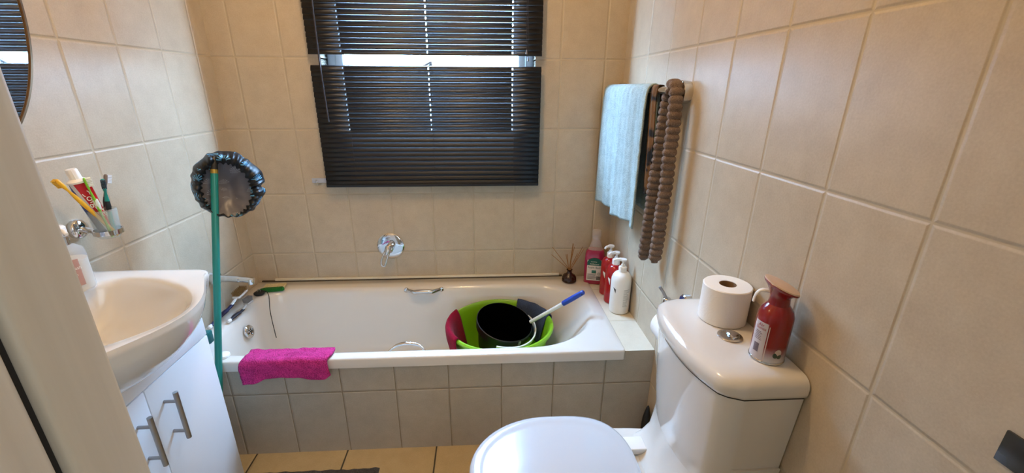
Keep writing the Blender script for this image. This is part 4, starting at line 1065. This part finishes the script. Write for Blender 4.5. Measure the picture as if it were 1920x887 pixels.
# neck sweeping up from the pan shelf into the cistern
bm = bmesh.new()
rings = [tank_ring(1.555, 0.150, 0.388, bow=0.02), tank_ring(1.580, 0.150, 0.405, bow=0.02), tank_ring(1.602, 0.152, 0.44, bow=0.03), tank_ring(1.612, 0.160, 0.50, bow=0.035), tank_ring(1.615, 0.170, 0.58, bow=0.04)]
loft(bm, rings); finish('cistern_neck', bm, m_cer, to, angle=60)
def seat_ring(ins, z, xf=1.098, xb=1.545, hw=0.182, n=64):
    out = []; cx = xf + 0.225
    for i in range(n):
        t = 2*PI*i/n; c, s = math.cos(t), math.sin(t)
        rx = (cx-xf-ins) if c < 0 else (xb-cx-ins)
        pp = 2.0 if c < 0 else 3.2
        if c >= 0:
            x = cx + rx*abs(c)**(2/3.6); y = (hw-ins)*math.copysign(abs(s)**(2/2.35), s)
        else:
            x = cx - rx*abs(c); y = (hw-ins)*s
        out.append(D(x, TY+y, z))
    return out
bm = bmesh.new(); loft(bm, [seat_ring(0.008, 0.397), seat_ring(0.002, 0.399), seat_ring(0.0, 0.404), seat_ring(0.002, 0.411), seat_ring(0.006, 0.413)]); finish('seat', bm, m_whitep, to, angle=60)
bm = bmesh.new(); loft(bm, [seat_ring(0.004, 0.4145), seat_ring(0.0, 0.417), seat_ring(0.0, 0.424), seat_ring(0.003, 0.430), seat_ring(0.010, 0.434), seat_ring(0.022, 0.4350), seat_ring(0.030, 0.4335), seat_ring(0.045, 0.4330), seat_ring(0.12, 0.4345)]); finish('seat_lid', bm, simple('white_seat_plastic', '#c6c9ce', 0.16, coat=0.4), to, angle=60)
for s in (-1, 1):
    bm = bmesh.new(); y = TY+s*0.078
    a, b_ = D(1.535, y-0.024, 0.398), D(1.590, y+0.024, 0.418); box(bm, a.x, b_.x, a.y, b_.y, a.z, b_.z, 0.003, 3); finish('hinge', bm, m_whitep, to)

# toilet roll standing on the cistern
def tp_roll(name, label, loc, rot=None, r=0.0545, h=0.098):
    t = thing(name, label, 'toilet roll', loc, 0, 'toilet rolls by the cistern')
    if rot: t.rotation_euler = rot
    bm = bmesh.new(); lathe(bm, [(0.0195, 0), (r-0.002, 0), (r, 0.002), (r, h-0.002), (r-0.002, h), (0.0195, h)], 56, wob=lambda q, a, z: q + (0.0006*noise.noise(Vector((math.cos(a)*3, math.sin(a)*3, z*30))) if q > 0.03 else 0)); finish('paper', bm, simple('toilet_paper', '#efece6', 0.9, bump=0.3, bscale=220), t)
    bm = bmesh.new(); lathe(bm, [(0.0195, 0), (0.0195, h-0.001), (0.0182, h-0.001), (0.0182, 0), (0.0195, 0)], 32); finish('cardboard_core', bm, simple('cardboard', '#8e6d4c', 0.9), t)
    return t
tp_roll('toilet_roll', 'full white toilet roll standing on the cistern lid', (1.7300, -1.133, 0.8275), h=0.093)
# wall holder with a roll, half hidden by the cistern
hd = thing('paper_holder', 'chrome toilet paper holder on the wall behind the cistern', 'paper holder', (W, -0.872, 0.732))
bm = bmesh.new(); lathe(bm, [(0.024, 0), (0.025, 0.004), (0.025, 0.020), (0.022, 0.023), (0, 0.023)], 32, RY(-PI/2)); finish('wall_mount', bm, m_chrome, hd)
bm = bmesh.new(); tube(bm, [(-0.02, 0, 0), (-0.066, 0, 0.0)], 0.010, 18); lathe(bm, [(0, -0.014), (0.012, -0.014), (0.012, 0.014), (0.010, 0.016), (0, 0.016)], 20, T(-0.074, 0, 0)); finish('arm', bm, m_chrome, hd)
bm = bmesh.new(); tube(bm, [(-0.074, 0, 0.01), (-0.088, 0.006, 0.036), (-0.098, 0.010, 0.050)], 0.0048, 12); finish('lever', bm, m_steel, hd)
bm = bmesh.new(); tube(bm, [(-0.074, 0, -0.012), (-0.074, 0.0, -0.040), (-0.074, 0.0, -0.052), (-0.074, -0.115, -0.052)], 0.004, 12); finish('spindle', bm, m_chrome, hd)
t = tp_roll('toilet_roll', 'white toilet roll hanging on the wall holder behind the cistern', (W-0.074, -0.985, 0.732-0.052-0.0145), (-PI/2, 0, 0), r=0.050)

# aerosol air freshener
ae = thing('air_freshener', 'dark red air freshener can with flared pale top on the cistern', 'air freshener', (1.7405, -1.2940, 0.8268))
m, nt, b = newmat('can_print'); tc = N(nt, 'ShaderNodeTexCoord'); sx = N(nt, 'ShaderNodeSeparateXYZ'); nt.links.new(tc.outputs['Object'], sx.inputs[0])
nz = N(nt, 'ShaderNodeTexNoise'); nz.inputs['Scale'].default_value = 60; nt.links.new(tc.outputs['Object'], nz.inputs['Vector'])
mr1 = N(nt, 'ShaderNodeMapRange', interpolation_type='SMOOTHSTEP'); mr1.inputs['From Min'].default_value = 0.012; mr1.inputs['From Max'].default_value = 0.048
nt.links.new(mth(nt, 'ADD', sx.outputs[2], mth(nt, 'MULTIPLY', nz.outputs['Fac'], 0.012)), mr1.inputs['Value'])
nt.links.new(mixc(nt, mr1.outputs[0], hexc('#c9c6c9'), hexc('#8a1214')), b.inputs['Base Color']); b.inputs['Roughness'].default_value = 0.22; b.inputs['Coat Weight'].default_value = 0.4
bm = bmesh.new(); lathe(bm, [(0, 0.002), (0.030, 0.0), (0.0325, 0.002), (0.033, 0.006), (0.033, 0.094), (0.0325, 0.103), (0.029, 0.115), (0.022, 0.124), (0.019, 0.128)], 44); can = finish('can', bm, m, ae)
bm = bmesh.new(); lathe(bm, [(0.0325, 0.0), (0.0342, 0.0015), (0.0342, 0.004), (0.033, 0.0055)], 44); finish('base_rim', bm, m_chrome, can)
bm = bmesh.new(); n = 44; rings = []
tilt_ax = math.atan2(-2.03+1.30, 1.1456-1.7455)
for k, (r, z, fl) in enumerate(((0.0200, 0.126, 0), (0.0190, 0.134, 0), (0.0185, 0.144, 0.1), (0.0210, 0.153, 0.45), (0.0275, 0.161, 0.8), (0.0315, 0.165, 1.0), (0.0320, 0.168, 1.0), (0.0312, 0.1690, 1.0))):
    ring_ = []
    for i in range(n):
        a = 2*PI*i/n; x, y = r*math.cos(a), r*math.sin(a)*1.15 if fl > 0.4 else r*math.sin(a)
        x = x*(1-0.05*fl) - 0.005*fl; ring_.append(Vector((x, y-0.003*fl, z - 0.002*fl + fl*(0.12*y - 0.34*x))))
    rings.append(ring_)
loft(bm, rings, False, False); finish('spray_neck', bm, simple('dark_red_plastic', '#821114', 0.25, coat=0.3), ae)
bm = bmesh.new(); top = [(0.0318, 0.1688), (0.031, 0.1712), (0.024, 0.1728), (0.010, 0.1735), (0.0005, 0.1735)]; rings = []
for r, z in top:
    rings.append([Vector((r*math.cos(2*PI*i/n)*0.95-0.005, r*math.sin(2*PI*i/n)*1.15-0.003, z - 0.002 + (0.12*r*math.sin(2*PI*i/n)*1.15 - 0.34*(r*math.cos(2*PI*i/n)*0.95-0.005)))) for i in range(n)])
loft(bm, rings, False, True); finish('top_disc', bm, simple('peach_plastic', '#cdb09a', 0.4), ae)
bm = bmesh.new(); tube(bm, bez([(-0.017, 0.010, 0.150), (-0.032, 0.016, 0.150), (-0.040, 0.018, 0.138), (-0.042, 0.018, 0.124)], 5), [0.006]*5+[0.005]*5+[0.004]*6, 12, flat=0.6); finish('trigger', bm, m_whitep, ae)
a0 = math.atan2(-2.03+1.3005, 1.1456-1.7455)
bm = bmesh.new(); arc_patch(bm, 0.0331, a0-1.15, a0-0.20, 0.006, 0.090, 24); lb = finish('label', bm, simple('silver_label', '#c4bcc0', 0.35), can)
bm = bmesh.new(); arc_patch(bm, 0.0332, a0-0.14, a0-0.09, 0.006, 0.085, 3); finish('seam_line', bm, simple('pale_line', '#cdb9b4', 0.4), can)
bm = bmesh.new()
for k in range(9): arc_patch(bm, 0.0336, a0-0.85, a0-0.50, 0.022+0.0022*k, 0.0232+0.0022*k, 6)
for k in range(6): arc_patch(bm, 0.0336, a0-0.90, a0-0.90+random.uniform(0.35, 0.5), 0.050+0.0035*k, 0.0508+0.0035*k, 6)
finish('small_print', bm, simple('purple_ink', '#5c4a58', 0.6), lb)
text_obj('lettering', 'Air', 0.010, T(0, 0, 0), simple('red_ink', '#9c1a2c', 0.5), lb, wrap=(0.0338, a0-0.62)).location = (0, 0, 0.0835)
text_obj('lettering', 'Scents', 0.009, T(0, 0, 0), simple('red_ink2', '#9c1a2c', 0.5), lb, wrap=(0.0338, a0-0.62)).location = (0, 0, 0.0765)
bm = bmesh.new()
for k, (da, z, s) in enumerate(((0.62, 0.030, 1.0), (0.50, 0.024, 0.8), (0.72, 0.022, 0.7))):
    a = a0+da
    rings = []
    for rr in (1.0, 0.5, 0.05):
        rings.append([Vector(((0.0333+0.0004*(1-rr))*math.cos(a+0.2*s*rr*math.cos(q)), (0.0333+0.0004*(1-rr))*math.sin(a+0.2*s*rr*math.cos(q)), z+0.008*s*rr*math.sin(q))) for q in [2*PI*i/16 for i in range(16)]])
    loft(bm, rings, False, True, mi=min(k, 1))
finish('flower_print', bm, [simple('cream_petal', '#d8c4b8', 0.4), simple('dark_leaf', '#3a4a38', 0.5)], can)

# toilet brush tucked in the corner
tbz = thing('toilet_brush', 'slim black toilet brush stand in the corner behind the toilet', 'toilet brush', (1.768, -0.735, 0))
bm = bmesh.new(); lathe(bm, [(0, 0), (0.015, 0), (0.017, 0.01), (0.017, 0.12), (0.015, 0.155), (0.011, 0.18), (0.007, 0.198), (0.003, 0.21), (0, 0.213)], 28); finish('stand', bm, m_blackp, tbz)

# square black tile inset and floor rug
bm = bmesh.new(); box(bm, W-0.004, W, -1.705, -1.653, 0.925, 0.970, 0.001); o = finish('black_square', bm, simple('black_glass_tile', '#2b2a24', 0.25, vary=0.25, vscale=60)); tag(o, 'small black square on the right wall tiles near the door', 'tile inset')
bm = bmesh.new(); g = []
for j in range(31):
    row = []
    for i in range(61):
        x = 0.266 + 0.47*i/60; y = -0.775 - 0.75*j/30
        if j == 0: y += 0.006*noise.noise(Vector((x*30, 0, 0)))
        e = min(i, 60-i, j, 30-j); z = 0.003 + (0.013 if e > 1 else 0.006*e) + 0.003*noise.noise(Vector((x*60, y*60, 0)))
        if e == 0: z = 0.001
        row.append(bm.verts.new((x, y, z)))
    g.append(row)
for j in range(30):
    for i in range(60): bm.faces.new((g[j][i], g[j][i+1], g[j+1][i+1], g[j+1][i]))
o = finish('bath_rug', bm, terry('charcoal_plush', '#5c5a5c', '#383637', 1.0, 300)); tag(o, 'dark grey plush bath rug on the floor tiles', 'rug')
